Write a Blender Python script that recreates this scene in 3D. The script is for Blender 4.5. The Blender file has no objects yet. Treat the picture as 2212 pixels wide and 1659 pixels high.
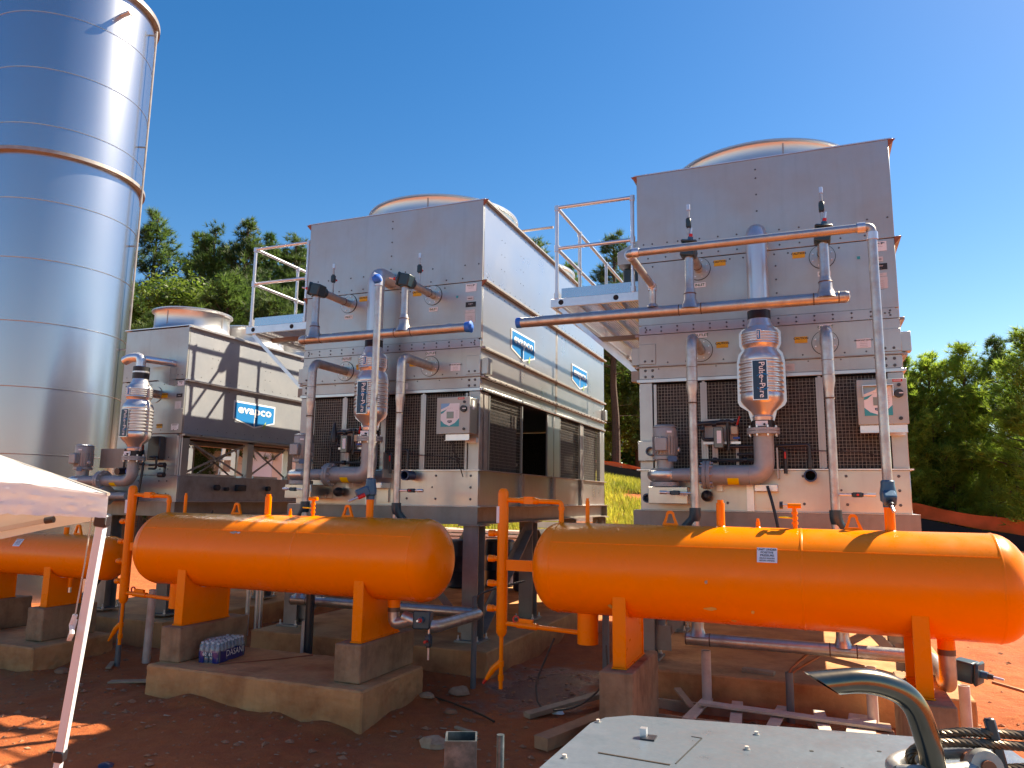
import bpy, math, random
from math import sin, cos, pi, radians, sqrt
from mathutils import Vector, noise
import numpy as np
random.seed(7)
SC = bpy.context.scene
COL = SC.collection

# ---------------------------------------------------------------- camera, sky, sun, exposure
CAMZ = 2.1
yaw, pitch, roll, FPX = 0.383199, 0.1519447, 0.01318866, 1610.058
fwd = Vector((-sin(yaw)*cos(pitch), cos(yaw)*cos(pitch), sin(pitch)))
rt0 = Vector((cos(yaw), sin(yaw), 0)); up0 = rt0.cross(fwd)
rt = rt0*cos(roll)+up0*sin(roll); up = up0*cos(roll)-rt0*sin(roll)
cam = bpy.data.cameras.new('camera'); camo = bpy.data.objects.new('camera', cam); COL.objects.link(camo)
from mathutils import Matrix
camo.matrix_world = Matrix(((rt.x, up.x, -fwd.x, 0), (rt.y, up.y, -fwd.y, 0), (rt.z, up.z, -fwd.z, CAMZ), (0, 0, 0, 1)))
cam.sensor_width = 36; cam.lens = FPX/2212*36; cam.clip_start = 0.05; cam.clip_end = 3000
SC.camera = camo
SUNV = Vector((0.91, 1.0, 1.37)).normalized()          # towards the sun
w = bpy.data.worlds.new('World'); SC.world = w; w.use_nodes = True
nt = w.node_tree; bg = nt.nodes['Background']
sky = nt.nodes.new('ShaderNodeTexSky'); sky.sky_type = 'NISHITA'; sky.sun_disc = False
sky.sun_elevation = math.asin(SUNV.z); sky.sun_rotation = math.atan2(SUNV.x, SUNV.y)
sky.altitude = 200; sky.air_density = 1.0; sky.dust_density = 0.3; sky.ozone_density = 2.2
hsv = nt.nodes.new('ShaderNodeHueSaturation'); hsv.inputs['Saturation'].default_value = 1.42; hsv.inputs['Hue'].default_value = 0.5065
nt.links.new(sky.outputs[0], hsv.inputs['Color']); nt.links.new(hsv.outputs[0], bg.inputs[0]); bg.inputs[1].default_value = 0.053
sl = bpy.data.lights.new('sun', 'SUN'); sl.energy = 3.3; sl.angle = radians(0.55); sl.color = (1.0, 0.965, 0.91)
so = bpy.data.objects.new('sun', sl); COL.objects.link(so); so.rotation_euler = SUNV.to_track_quat('Z', 'Y').to_euler()
so.location = (20, 20, 30)
SC.view_settings.view_transform = 'Standard'; SC.view_settings.look = 'None'
SC.view_settings.exposure = 1.97; SC.view_settings.gamma = 1.0
SC.view_settings.use_white_balance = True; SC.view_settings.white_balance_temperature = 8300; SC.view_settings.white_balance_tint = 10
SC.render.engine = 'CYCLES'

# ---------------------------------------------------------------- materials
MATS = {}
def mat(name, col, metal=0.0, rough=0.6, var=0.0, vscale=3.0, col2=None, bump=0.0, bscale=40.0, streak=0.0, coat=0.0, spec=0.5, rvar=0.0, emit=0):
    """principled material; var mixes col -> col2 by noise, streak adds vertical water runs"""
    m = bpy.data.materials.new(name); m.use_nodes = True; MATS[name] = m
    n = m.node_tree.nodes; L = m.node_tree.links; p = n['Principled BSDF']
    p.inputs['Base Color'].default_value = (*col, 1); p.inputs['Metallic'].default_value = metal
    p.inputs['Roughness'].default_value = rough; p.inputs['Specular IOR Level'].default_value = spec
    if coat: p.inputs['Coat Weight'].default_value = coat; p.inputs['Coat Roughness'].default_value = 0.12
    tc = n.new('ShaderNodeNewGeometry')
    src = None
    if var or col2:
        c2 = col2 or tuple(c*0.6 for c in col)
        nz = n.new('ShaderNodeTexNoise'); nz.inputs['Scale'].default_value = vscale; nz.inputs['Detail'].default_value = 8; nz.inputs['Roughness'].default_value = 0.62
        L.new(tc.outputs['Position'], nz.inputs['Vector'])
        r = n.new('ShaderNodeMapRange'); r.inputs[1].default_value = 0.42; r.inputs[2].default_value = 0.72; r.inputs[3].default_value = 0; r.inputs[4].default_value = var or 0.8
        L.new(nz.outputs['Fac'], r.inputs[0])
        mx = n.new('ShaderNodeMix'); mx.data_type = 'RGBA'; mx.inputs[6].default_value = (*col, 1); mx.inputs[7].default_value = (*c2, 1)
        L.new(r.outputs[0], mx.inputs[0]); src = mx.outputs[2]
        if rvar:
            rr = n.new('ShaderNodeMapRange'); rr.inputs[1].default_value = 0.3; rr.inputs[2].default_value = 0.7; rr.inputs[3].default_value = rough-rvar; rr.inputs[4].default_value = rough+rvar
            L.new(nz.outputs['Fac'], rr.inputs[0]); L.new(rr.outputs[0], p.inputs['Roughness'])
    if streak:
        mp = n.new('ShaderNodeMapping'); mp.inputs['Scale'].default_value = (9, 9, 0.7); L.new(tc.outputs['Position'], mp.inputs[0])
        nz2 = n.new('ShaderNodeTexNoise'); nz2.inputs['Scale'].default_value = 1.6; nz2.inputs['Detail'].default_value = 6; L.new(mp.outputs[0], nz2.inputs['Vector'])
        r2 = n.new('ShaderNodeMapRange'); r2.inputs[1].default_value = 0.52; r2.inputs[2].default_value = 0.78; r2.inputs[4].default_value = streak; L.new(nz2.outputs['Fac'], r2.inputs[0])
        mx2 = n.new('ShaderNodeMix'); mx2.data_type = 'RGBA'; L.new(r2.outputs[0], mx2.inputs[0])
        if src: L.new(src, mx2.inputs[6])
        else: mx2.inputs[6].default_value = (*col, 1)
        mx2.inputs[7].default_value = (*(c*0.45 for c in col), 1); src = mx2.outputs[2]
    if src: L.new(src, p.inputs['Base Color'])
    if bump:
        nb = n.new('ShaderNodeTexNoise'); nb.inputs['Scale'].default_value = bscale; nb.inputs['Detail'].default_value = 5; L.new(tc.outputs['Position'], nb.inputs['Vector'])
        b = n.new('ShaderNodeBump'); b.inputs['Strength'].default_value = bump; b.inputs['Distance'].default_value = 0.02
        L.new(nb.outputs['Fac'], b.inputs['Height']); L.new(b.outputs[0], p.inputs['Normal'])
    if emit: p.inputs['Emission Color'].default_value = (*col, 1); p.inputs['Emission Strength'].default_value = emit
    return m
M_PANEL = mat('galvanized_panel', (.445, .462, .448), .72, .40, .65, 1.3, (.34, .35, .335), .10, 3.5, streak=.14, rvar=.09)
M_PANELB = mat('galvanized_flank', (.56, .56, .56), .80, .30, .25, 1.6, (.48, .47, .47), .02, 5, rvar=.04)
M_BASIN = mat('stainless_basin', (.50, .49, .465), .85, .33, .5, 1.6, (.37, .345, .32), .06, 5, streak=.12, rvar=.08)
M_FLANGE = mat('galvanized_angle', (.36, .34, .32), .6, .5, .6, 6, (.2, .15, .12))
M_BRIGHT = mat('bright_galvanized', (.72, .72, .73), .8, .32, .4, 8, (.5, .5, .52), .05, 60)
M_COWL = mat('polished_sheet', (.60, .60, .60), .85, .34, .3, 2, (.48, .48, .47), .04, 5)
M_PIPE = mat('galvanized_pipe', (.50, .485, .47), .8, .38, .65, 9, (.30, .245, .20), .12, 30, rvar=.1)
M_STEEL = mat('galvanized_beam', (.30, .27, .235), .5, .5, .7, 3, (.19, .15, .115), .06, 12, streak=.3)
M_SILO = mat('silo_sheet', (.45, .475, .52), .95, .27, .2, .7, (.40, .42, .46), .012, 3)
M_ORANGE = mat('orange_enamel', (.98, .225, .0015), 0, .30, .35, 6, (.86, .215, .008), .04, 3, spec=.27, rvar=.09)
M_WIRE = mat('guard_wire', (.30, .28, .25), .7, .45)
M_SEAM = mat('silo_seam', (.34, .36, .40), .9, .35)  # weld seams of the silo, a darker bluish metal than its sheet
M_RIVET = mat('dark_fastener', (.10, .10, .105), .5, .4)
M_CHIP = mat('bare_primer', (.42, .36, .28), 0, .7, .5, 20)
M_TAPE = mat('masking_tape', (.72, .45, .12), 0, .7, .3, 20)
M_CHAMBER = mat('chamber_silver', (.62, .61, .61), .75, .30, .2, 4, (.5, .49, .48), .02, 10)
M_GREYP = mat('grey_pump_paint', (.33, .34, .345), .25, .45, .35, 12, (.23, .21, .19), .05, 20)
M_BLACK = mat('black_rubber', (.012, .012, .014), 0, .45)
M_BLACKP = mat('black_plastic', (.025, .025, .03), 0, .35)
M_DARK = mat('dark_interior', (.012, .012, .013), 0, .8)
M_VALVE = mat('teal_valve_paint', (.012, .045, .065), 0, .38, .5, 15, (.02, .02, .022))
M_VALVEB = mat('blue_valve_paint', (.02, .10, .19), 0, .35, .4, 15, (.01, .05, .1))
M_RED = mat('red_plastic', (.55, .02, .015), 0, .4)
M_BLUEP = mat('blue_plastic', (.02, .10, .45), 0, .35)
M_BLUETAPE = mat('blue_masking_tape', (.01, .15, .62), 0, .55, .4, 30)
M_YEL = mat('caution_yellow', (.80, .42, .01), 0, .5)
M_YELLOW = mat('yellow_label', (.82, .58, .0), 0, .45)
M_WHITE = mat('white_label', (.75, .80, .82), 0, .5)
M_PAPER = mat('faded_label', (.55, .58, .59), 0, .6)
M_INK = mat('black_ink', (.015, .015, .018), 0, .5)
M_GREEN = mat('green_ink', (.0, .12, .06), 0, .5)
M_LOGO = mat('logo_blue', (.0, .19, .48), 0, .6, spec=.15)
M_NAVY = mat('navy_plate', (.006, .035, .085), .1, .3)
M_ENCL = mat('enclosure_grey', (.40, .46, .43), .05, .4, .2, 5, (.38, .39, .36))
M_SCREEN = mat('lcd_grey', (.23, .29, .25), 0, .15)
M_SKYB = mat('display_blue', (.18, .42, .70), 0, .3)
M_TEAL = mat('display_teal', (.02, .33, .38), 0, .3)
M_CONC = mat('concrete', (.57, .275, .108), 0, .85, .95, 2.3, (.31, .105, .033), .4, 16, streak=.25)
M_CONCD = mat('formed_concrete', (.34, .21, .115), 0, .85, .9, 4, (.15, .078, .038), .3, 25, streak=.5)
M_PVC = mat('white_pvc', (.62, .52, .45), 0, .4, .6, 7, (.4, .22, .14))
M_CONDUIT = mat('grey_conduit', (.14, .145, .15), 0, .5, .4, 6, (.1, .08, .07))
M_WOOD = mat('weathered_wood', (.42, .28, .17), 0, .8, .7, 6, (.22, .13, .08), .3, 40)
M_WOODG = mat('grey_plank', (.60, .50, .40), 0, .8, .6, 8, (.42, .33, .25), .3, 50)
M_TIMBER = mat('timber_beam', (.42, .20, .10), 0, .8, .7, 5, (.26, .12, .06), .3, 30)
M_TENT = mat('tent_fabric', (.78, .78, .78), 0, .75, .15, 2, (.70, .69, .67), .1, 8)
M_TENTIN = mat('tent_inner_fabric', (.62, .57, .49), 0, .8, .3, 3, (.5, .45, .38), .15, 6)
M_ALU = mat('aluminium_deck', (.22, .265, .305), .6, .38, .9, 6, (.10, .13, .16), .10, 24, rvar=.14)
M_CHROME = mat('stainless_exhaust', (.20, .165, .12), 1, .22, .6, 9, (.10, .08, .06), .03, 14)
M_CAST = mat('galvanized_casting', (.40, .39, .36), .6, .45, .5, 20, (.25, .23, .2), .1, 60)
M_ROPE = mat('greasy_wire', (.13, .095, .065), .7, .4, .5, 60, (.05, .035, .025))
M_RUST = mat('rusty_pin', (.28, .09, .04), .2, .6)
M_COPPER = mat('copper_line', (.32, .13, .06), .6, .4)
M_BLUESTL = mat('blue_steel', (.03, .08, .16), .3, .4)
M_BARREL = mat('dark_blue_plastic', (.008, .014, .05), 0, .4)
M_CREAM = mat('cream_siding', (.74, .66, .52), 0, .6, .2, 1)
M_BARK = mat('pine_bark', (.085, .055, .04), 0, .95, .7, 14, (.03, .022, .018), .5, 20)
M_STONE = mat('clay_clod', (.36, .15, .075), 0, .95, .7, 12, (.22, .09, .045), .3, 30)
M_DEBRIS = mat('pale_debris', (.44, .27, .16), 0, .9, .7, 15, (.26, .12, .06))
M_BOTTLEW = mat('blue_wrap', (.006, .022, .16), 0, .2, .4, 12, (.004, .012, .06), .2, 18, coat=.5)
M_MESHBACK = mat('black_net_fabric', (.012, .011, .012), 0, .8)

def special_mats():
    global M_CLEAR, M_FENCE, M_LOUVER, M_SOIL, M_PINE, M_PINE2, M_LEAF, M_GRASS
    m = bpy.data.materials.new('clear_film'); m.use_nodes = True; p = m.node_tree.nodes['Principled BSDF']
    p.inputs['Base Color'].default_value = (.82, .88, .95, 1); p.inputs['Roughness'].default_value = .16; p.inputs['Alpha'].default_value = .16; M_CLEAR = m
    # orange barrier net: see-through mesh weave
    m = bpy.data.materials.new('orange_net'); m.use_nodes = True; n = m.node_tree.nodes; L = m.node_tree.links; p = n['Principled BSDF']
    p.inputs['Base Color'].default_value = (.92, .12, .015, 1); p.inputs['Roughness'].default_value = .6; p.inputs['Transmission Weight'].default_value = 0
    g = n.new('ShaderNodeNewGeometry'); nz = n.new('ShaderNodeTexNoise'); nz.inputs['Scale'].default_value = .9; nz.inputs['Detail'].default_value = 3; L.new(g.outputs['Position'], nz.inputs['Vector'])
    r = n.new('ShaderNodeMapRange'); r.inputs[1].default_value = .35; r.inputs[2].default_value = .65; r.inputs[3].default_value = .5; r.inputs[4].default_value = 1; L.new(nz.outputs['Fac'], r.inputs[0]); L.new(r.outputs[0], p.inputs['Alpha']); M_FENCE = m
    # honeycomb louver pack behind the wire guards
    m = bpy.data.materials.new('louver_pack'); m.use_nodes = True; n = m.node_tree.nodes; L = m.node_tree.links; p = n['Principled BSDF']
    p.inputs['Roughness'].default_value = .7; g = n.new('ShaderNodeNewGeometry'); v = n.new('ShaderNodeTexVoronoi'); v.inputs['Scale'].default_value = 38; L.new(g.outputs['Position'], v.inputs['Vector'])
    cr = n.new('ShaderNodeValToRGB'); cr.color_ramp.elements[0].color = (.002, .002, .002, 1); cr.color_ramp.elements[1].color = (.045, .036, .03, 1); cr.color_ramp.elements[0].position = .2; cr.color_ramp.elements[1].position = .75
    L.new(v.outputs['Distance'], cr.inputs[0]); L.new(cr.outputs[0], p.inputs['Base Color']); M_LOUVER = m
    # red clay
    m = bpy.data.materials.new('red_clay'); m.use_nodes = True; n = m.node_tree.nodes; L = m.node_tree.links; p = n['Principled BSDF']
    g = n.new('ShaderNodeNewGeometry')
    def nz(sc, det=8, ro=.6):
        t = n.new('ShaderNodeTexNoise'); t.inputs['Scale'].default_value = sc; t.inputs['Detail'].default_value = det; t.inputs['Roughness'].default_value = ro; L.new(g.outputs['Position'], t.inputs['Vector']); return t
    a = nz(.55); b = nz(7, 10, .7); c = nz(60, 6, .7)
    cr = n.new('ShaderNodeValToRGB'); e = cr.color_ramp.elements; e[0].position = .3; e[0].color = (.28, .056, .010, 1); e[1].position = .72; e[1].color = (.56, .145, .032, 1)
    mx = n.new('ShaderNodeMath'); mx.operation = 'ADD'; k = n.new('ShaderNodeMath'); k.operation = 'MULTIPLY'; k.inputs[1].default_value = .5; L.new(a.outputs[0], k.inputs[0])
    k2 = n.new('ShaderNodeMath'); k2.operation = 'MULTIPLY'; k2.inputs[1].default_value = .5; L.new(b.outputs[0], k2.inputs[0]); L.new(k.outputs[0], mx.inputs[0]); L.new(k2.outputs[0], mx.inputs[1]); L.new(mx.outputs[0], cr.inputs[0])
    # wet mud left by water near the second slab
    sub = n.new('ShaderNodeVectorMath'); sub.operation = 'SUBTRACT'; sub.inputs[1].default_value = (-2.7, 7.9, .1); L.new(g.outputs['Position'], sub.inputs[0])
    sc_ = n.new('ShaderNodeVectorMath'); sc_.operation = 'MULTIPLY'; sc_.inputs[1].default_value = (1.15, .62, .3); L.new(sub.outputs[0], sc_.inputs[0])
    ln = n.new('ShaderNodeVectorMath'); ln.operation = 'LENGTH'; L.new(sc_.outputs[0], ln.inputs[0])
    ad = n.new('ShaderNodeMath'); ad.operation = 'ADD'; kb = n.new('ShaderNodeMath'); kb.operation = 'MULTIPLY'; kb.inputs[1].default_value = 1.5; L.new(nz(3.5).outputs[0], kb.inputs[0]); L.new(ln.outputs['Value'], ad.inputs[0]); L.new(kb.outputs[0], ad.inputs[1])
    wet = n.new('ShaderNodeMapRange'); wet.inputs[1].default_value = 1.2; wet.inputs[2].default_value = 1.55; wet.inputs[3].default_value = 1; wet.inputs[4].default_value = 0; L.new(ad.outputs[0], wet.inputs[0])
    ro = n.new('ShaderNodeMapRange'); ro.inputs[3].default_value = .95; ro.inputs[4].default_value = .22; L.new(wet.outputs[0], ro.inputs[0]); L.new(ro.outputs[0], p.inputs['Roughness'])
    m2 = n.new('ShaderNodeMix'); m2.data_type = 'RGBA'; m2.inputs[7].default_value = (.20, .06, .035, 1); L.new(wet.outputs[0], m2.inputs[0]); L.new(cr.outputs[0], m2.inputs[6]); L.new(m2.outputs[2], p.inputs['Base Color'])
    bm = n.new('ShaderNodeBump'); bm.inputs['Strength'].default_value = .8; bm.inputs['Distance'].default_value = .07; L.new(b.outputs[0], bm.inputs['Height'])
    bm2 = n.new('ShaderNodeBump'); bm2.inputs['Strength'].default_value = .7; bm2.inputs['Distance'].default_value = .012; L.new(c.outputs[0], bm2.inputs['Height']); L.new(bm.outputs[0], bm2.inputs['Normal']); L.new(bm2.outputs[0], p.inputs['Normal'])
    M_SOIL = m
    def foliage(name, c1, c2, tr):
        m = bpy.data.materials.new(name); m.use_nodes = True; n = m.node_tree.nodes; L = m.node_tree.links; p = n['Principled BSDF']; p.inputs['Roughness'].default_value = .55
        g = n.new('ShaderNodeNewGeometry'); oi = n.new('ShaderNodeObjectInfo'); t = n.new('ShaderNodeTexNoise'); t.inputs['Scale'].default_value = .7; t.inputs['Detail'].default_value = 4; L.new(g.outputs['Position'], t.inputs['Vector'])
        a = n.new('ShaderNodeMath'); a.operation = 'MULTIPLY_ADD'; a.inputs[1].default_value = .45; L.new(g.outputs['Random Per Island'], a.inputs[0]); L.new(t.outputs['Fac'], a.inputs[2])
        cr = n.new('ShaderNodeValToRGB'); e = cr.color_ramp.elements; e[0].position = .42; e[0].color = (*c1, 1); e[1].position = .95; e[1].color = (*c2, 1); L.new(a.outputs[0], cr.inputs[0])
        L.new(cr.outputs[0], p.inputs['Base Color']); tb = n.new('ShaderNodeBsdfTranslucent'); sc2 = n.new('ShaderNodeVectorMath'); sc2.operation = 'SCALE'; sc2.inputs['Scale'].default_value = 1.8; L.new(cr.outputs[0], sc2.inputs[0]); L.new(sc2.outputs[0], tb.inputs[0])
        ms = n.new('ShaderNodeMixShader'); ms.inputs[0].default_value = tr; L.new(p.outputs[0], ms.inputs[1]); L.new(tb.outputs[0], ms.inputs[2]); L.new(ms.outputs[0], n['Material Output'].inputs[0]); return m
    M_PINE = foliage('pine_needles', (.020, .052, .012), (.085, .145, .030), .42)
    M_PINE2 = foliage('young_pine_needles', (.065, .135, .016), (.26, .35, .05), .55)
    M_LEAF = foliage('broad_leaves', (.035, .078, .012), (.12, .175, .025), .42)
    M_GRASS = foliage('bank_grass', (.15, .18, .022), (.46, .42, .06), .35)
special_mats()
def translucent(m, k, col):
    n = m.node_tree.nodes; L = m.node_tree.links; p = n['Principled BSDF']; t = n.new('ShaderNodeBsdfTranslucent'); t.inputs[0].default_value = (*col, 1)
    ms = n.new('ShaderNodeMixShader'); ms.inputs[0].default_value = k; L.new(p.outputs[0], ms.inputs[1]); L.new(t.outputs[0], ms.inputs[2]); L.new(ms.outputs[0], n['Material Output'].inputs[0])
translucent(M_TENT, .35, (.8, .8, .8)); translucent(M_TENTIN, .3, (.7, .65, .55));

# ---------------------------------------------------------------- mesh helpers
def V(*a): return Vector(a)
def frame(d):
    d = d.normalized(); a = V(0, 0, 1) if abs(d.z) < .9 else V(1, 0, 0)
    u = d.cross(a).normalized(); return u, d.cross(u).normalized()
def fillet(pts, R, k=6):
    pts = [Vector(p) for p in pts]; out = [pts[0]]
    for i in range(1, len(pts)-1):
        p, a, b = pts[i], pts[i-1], pts[i+1]
        d1 = (a-p); d2 = (b-p); r = min(R, d1.length*.49, d2.length*.49); d1.normalize(); d2.normalize()
        s = p+d1*r; e = p+d2*r
        for j in range(k+1):
            t = j/k; out.append(s*(1-t)**2+p*2*t*(1-t)+e*t*t)
    out.append(pts[-1]); return out
ROOTLOC = {}
class MB:
    def __init__(s): s.v = []; s.f = []
    def add(s, vs, fs):
        n = len(s.v); s.v += [tuple(v) for v in vs]; s.f += [tuple(i+n for i in f) for f in fs]; return s
    def box(s, x0, x1, y0, y1, z0, z1):
        vs = [(x, y, z) for z in (z0, z1) for y in (y0, y1) for x in (x0, x1)]
        return s.add(vs, [(0, 2, 3, 1), (4, 5, 7, 6), (0, 1, 5, 4), (2, 6, 7, 3), (0, 4, 6, 2), (1, 3, 7, 5)])
    def bar(s, p, q, wd, ht, upv=(0, 0, 1)):
        p, q = Vector(p), Vector(q); d = (q-p).normalized(); u = Vector(upv)
        side = d.cross(u)
        if side.length < 1e-4: side = d.cross(V(1, 0, 0))
        side.normalize(); u = side.cross(d).normalized()
        vs = [c+side*a*wd/2+u*b*ht/2 for c in (p, q) for b in (-1, 1) for a in (-1, 1)]
        return s.add(vs, [(0, 1, 3, 2), (4, 6, 7, 5), (0, 4, 5, 1), (2, 3, 7, 6), (0, 2, 6, 4), (1, 5, 7, 3)])
    def cyl(s, p, q, r, r2=None, n=16, cap=True):
        p, q = Vector(p), Vector(q); u, v = frame(q-p); r2 = r if r2 is None else r2
        vs = [c+(u*cos(2*pi*i/n)+v*sin(2*pi*i/n))*rr for c, rr in ((p, r), (q, r2)) for i in range(n)]
        fs = [(i, (i+1) % n, n+(i+1) % n, n+i) for i in range(n)]
        if cap: fs += [tuple(range(n-1, -1, -1)), tuple(range(n, 2*n))]
        return s.add(vs, fs)
    def tube(s, pts, r, n=10, cap=True, R=0, k=6, rs=None):
        pts = fillet(pts, R, k) if R else [Vector(p) for p in pts]
        u, v = frame(pts[1]-pts[0]); vs = []; m = len(pts)
        for i, p in enumerate(pts):
            d = (pts[min(i+1, m-1)]-pts[max(i-1, 0)]).normalized()
            u = (u-d*u.dot(d)).normalized(); v = d.cross(u); rr = rs[i] if rs else r
            vs += [p+(u*cos(2*pi*j/n)+v*sin(2*pi*j/n))*rr for j in range(n)]
        fs = [(i*n+j, i*n+(j+1) % n, (i+1)*n+(j+1) % n, (i+1)*n+j) for i in range(m-1) for j in range(n)]
        if cap: fs += [tuple(range(n-1, -1, -1)), tuple((m-1)*n+j for j in range(n))]
        return s.add(vs, fs)
    def lathe(s, c, ax, prof, n=32, cap=True, a0=0, a1=2*pi):
        c, ax = Vector(c), Vector(ax).normalized(); u, v = frame(ax); m = len(prof); full = abs(a1-a0-2*pi) < 1e-6
        nn = n if full else n+1
        vs = [c+ax*h+(u*cos(a0+(a1-a0)*j/n)+v*sin(a0+(a1-a0)*j/n))*r for r, h in prof for j in range(nn)]
        fs = [(i*nn+j, i*nn+(j+1) % nn, (i+1)*nn+(j+1) % nn, (i+1)*nn+j) for i in range(m-1) for j in range(n)]
        if cap and full: fs += [tuple(range(n-1, -1, -1)), tuple((m-1)*n+j for j in range(n))]
        return s.add(vs, fs)
    def prism(s, poly, o, u, v, th):
        o, u, v = Vector(o), Vector(u), Vector(v); w_ = u.cross(v).normalized(); n = len(poly)
        vs = [o+u*a+v*b for a, b in poly]+[o+u*a+v*b-w_*th for a, b in poly]
        return s.add(vs, [tuple(range(n)), tuple(range(2*n-1, n-1, -1))]+[(i, i+n, (i+1) % n+n, (i+1) % n) for i in range(n)])
    def build(s, name, m, parent=None, bevel=0, smooth=True, kind=None, seg=1):
        me = bpy.data.meshes.new(name); off = ROOTLOC.get(parent.name, V(0, 0, 0)) if parent else V(0, 0, 0)
        me.from_pydata([(a-off.x, b-off.y, c-off.z) for a, b, c in s.v], [], s.f)
        me.materials.append(m)
        if smooth:
            me.polygons.foreach_set('use_smooth', [True]*len(me.polygons)); me.set_sharp_from_angle(angle=radians(38))
        ob = bpy.data.objects.new(name, me); COL.objects.link(ob)
        if parent: ob.parent = parent; ROOTLOC[ob.name] = off
        if bevel:
            b = ob.modifiers.new('bevel', 'BEVEL'); b.width = bevel; b.segments = seg; b.limit_method = 'ANGLE'; b.angle_limit = radians(50)
        if kind: ob['kind'] = kind
        return ob
def tag(o, label, cat, group=None, kind=None):
    o['label'] = label; o['category'] = cat
    if group: o['group'] = group
    if kind: o['kind'] = kind
    return o
def thing(name, label, cat, loc, group=None):
    o = bpy.data.objects.new(name, None); COL.objects.link(o); o.location = loc; o.empty_display_size = .1
    ROOTLOC[o.name] = Vector(loc); return tag(o, label, cat, group)
def copy_tree(o, parent=None):
    c = o.copy(); COL.objects.link(c); c.parent = parent
    for ch in o.children: copy_tree(ch, c)
    return c
def solo(mb, name, m, label, cat, group=None, bevel=0, kind=None, loc=None):
    """a thing that is one mesh, origin at its base"""
    xs = np.array(mb.v); loc = Vector(loc) if loc else V(float(xs[:, 0].mean()), float(xs[:, 1].mean()), float(xs[:, 2].min()))
    mb.v = [(a-loc.x, b-loc.y, c-loc.z) for a, b, c in mb.v]
    o = mb.build(name, m, None, bevel); o.location = loc; return tag(o, label, cat, group, kind)
CLOUD = bpy.data.textures.new('rough_cast', 'CLOUDS'); CLOUD.noise_scale = .07; CLOUD.noise_depth = 4
def weather(o, amt=.02, lv=5):
    """uneven cast faces and chipped arrises"""
    s = o.modifiers.new('grid', 'SUBSURF'); s.subdivision_type = 'SIMPLE'; s.levels = 0; s.render_levels = lv
    d = o.modifiers.new('wear', 'DISPLACE'); d.texture = CLOUD; d.texture_coords = 'GLOBAL'; d.strength = amt; d.mid_level = .5
def text(body, parent, o, u, v, size, m, bold=0.0, wide=1.0, name='lettering', spacing=1.0, off=.003):
    cu = bpy.data.curves.new('t', 'FONT'); cu.body = body; cu.size = size; cu.align_x = 'CENTER'; cu.align_y = 'CENTER'; cu.offset = bold*size; cu.space_character = spacing; cu.resolution_u = 3
    ob = bpy.data.objects.new('t', cu); me = bpy.data.meshes.new_from_object(ob); bpy.data.objects.remove(ob); bpy.data.curves.remove(cu)
    o, u, v = Vector(o), Vector(u).normalized(), Vector(v).normalized(); w_ = u.cross(v)
    mb = MB(); mb.v = [tuple(o+u*p.co.x*wide+v*p.co.y+w_*off) for p in me.vertices]; mb.f = [tuple(p.vertices) for p in me.polygons]
    bpy.data.meshes.remove(me); return mb.build(name, m, parent, smooth=False)
def sticker(name, parent, c, u, v, wd, ht, m, lines=(), th=.002):
    c, u, v = Vector(c), Vector(u).normalized(), Vector(v).normalized()
    mb = MB().prism([(-wd/2, -ht/2), (wd/2, -ht/2), (wd/2, ht/2), (-wd/2, ht/2)], c+u.cross(v)*th, u, v, th)
    ob = mb.build(name, m, parent, smooth=False)
    for body, size, dy, im, bold, wide in lines: text(body, ob, c+v*dy, u, v, size, im, bold, wide, off=th+.0015)
    return ob
def rivet(mb, c, n, r=.011, h=.007):
    c, n = Vector(c), Vector(n); mb.cyl(c, c+n*h, r, r*.75, 6)
def ibeam(mb, p, q, dep=.2, wid=.2, tf=.012, tw=.009, upv=(0, 0, 1)):
    p, q, u = Vector(p), Vector(q), Vector(upv).normalized()
    mb.bar(p+u*(dep/2-tf/2), q+u*(dep/2-tf/2), wid, tf, upv); mb.bar(p-u*(dep/2-tf/2), q-u*(dep/2-tf/2), wid, tf, upv); mb.bar(p, q, tw, dep-2*tf, upv)
X_, Y_, Z_ = V(1, 0, 0), V(0, 1, 0), V(0, 0, 1)
# ---------------------------------------------------------------- ground
def sst(a, b, x):
    t = max(0, min(1, (x-a)/(b-a))); return t*t*(3-2*t)
def bank(x, y): return sst(17.5, 30, y)*max(0.05, min(4.6, 2.9-(x+8.6)*.17))
def gh(x, y):
    h = .12+bank(x, y)
    near = 1-sst(14, 40, sqrt(x*x+y*y))
    h += near*.022*noise.noise((x*3.6, y*2.2, 12))*sst(3, 4, y)+near*(.035*noise.noise((x*.8, y*.8, 0))+.02*noise.noise((x*2.3, y*2.3, 4))+.010*noise.noise((x*7, y*7, 9)))
    h += .05*sst(5.6, 7.2, y)*near*noise.noise((x*1.3, y*1.3, 2))
    for x0, x1, y0, y1 in ((-6.2, -3.7, 5.81, 6.92), (-6.58, -3.37, 7.74, 14.6), (-10.4, -8.05, 5.98, 7.02), (-1.98, 1.21, 7.7, 14.6)):   # soil thrown up against the concrete
        d = math.hypot(max(x0-x, 0, x-x1), max(y0-y, 0, y-y1))
        if d < .5: h += .075*math.exp(-(d/.13)**2)*max(0, .45+noise.noise((x*2.7, y*2.7, 6)))
    h -= .06*math.exp(-((x+3.7)**2+(y-5.75)**2)/.25)                       # washed-out pad corner
    h += (1-near)*.35*noise.noise((x*.06, y*.06, 1))*sst(60, 160, sqrt(x*x+y*y))
    return h
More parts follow.
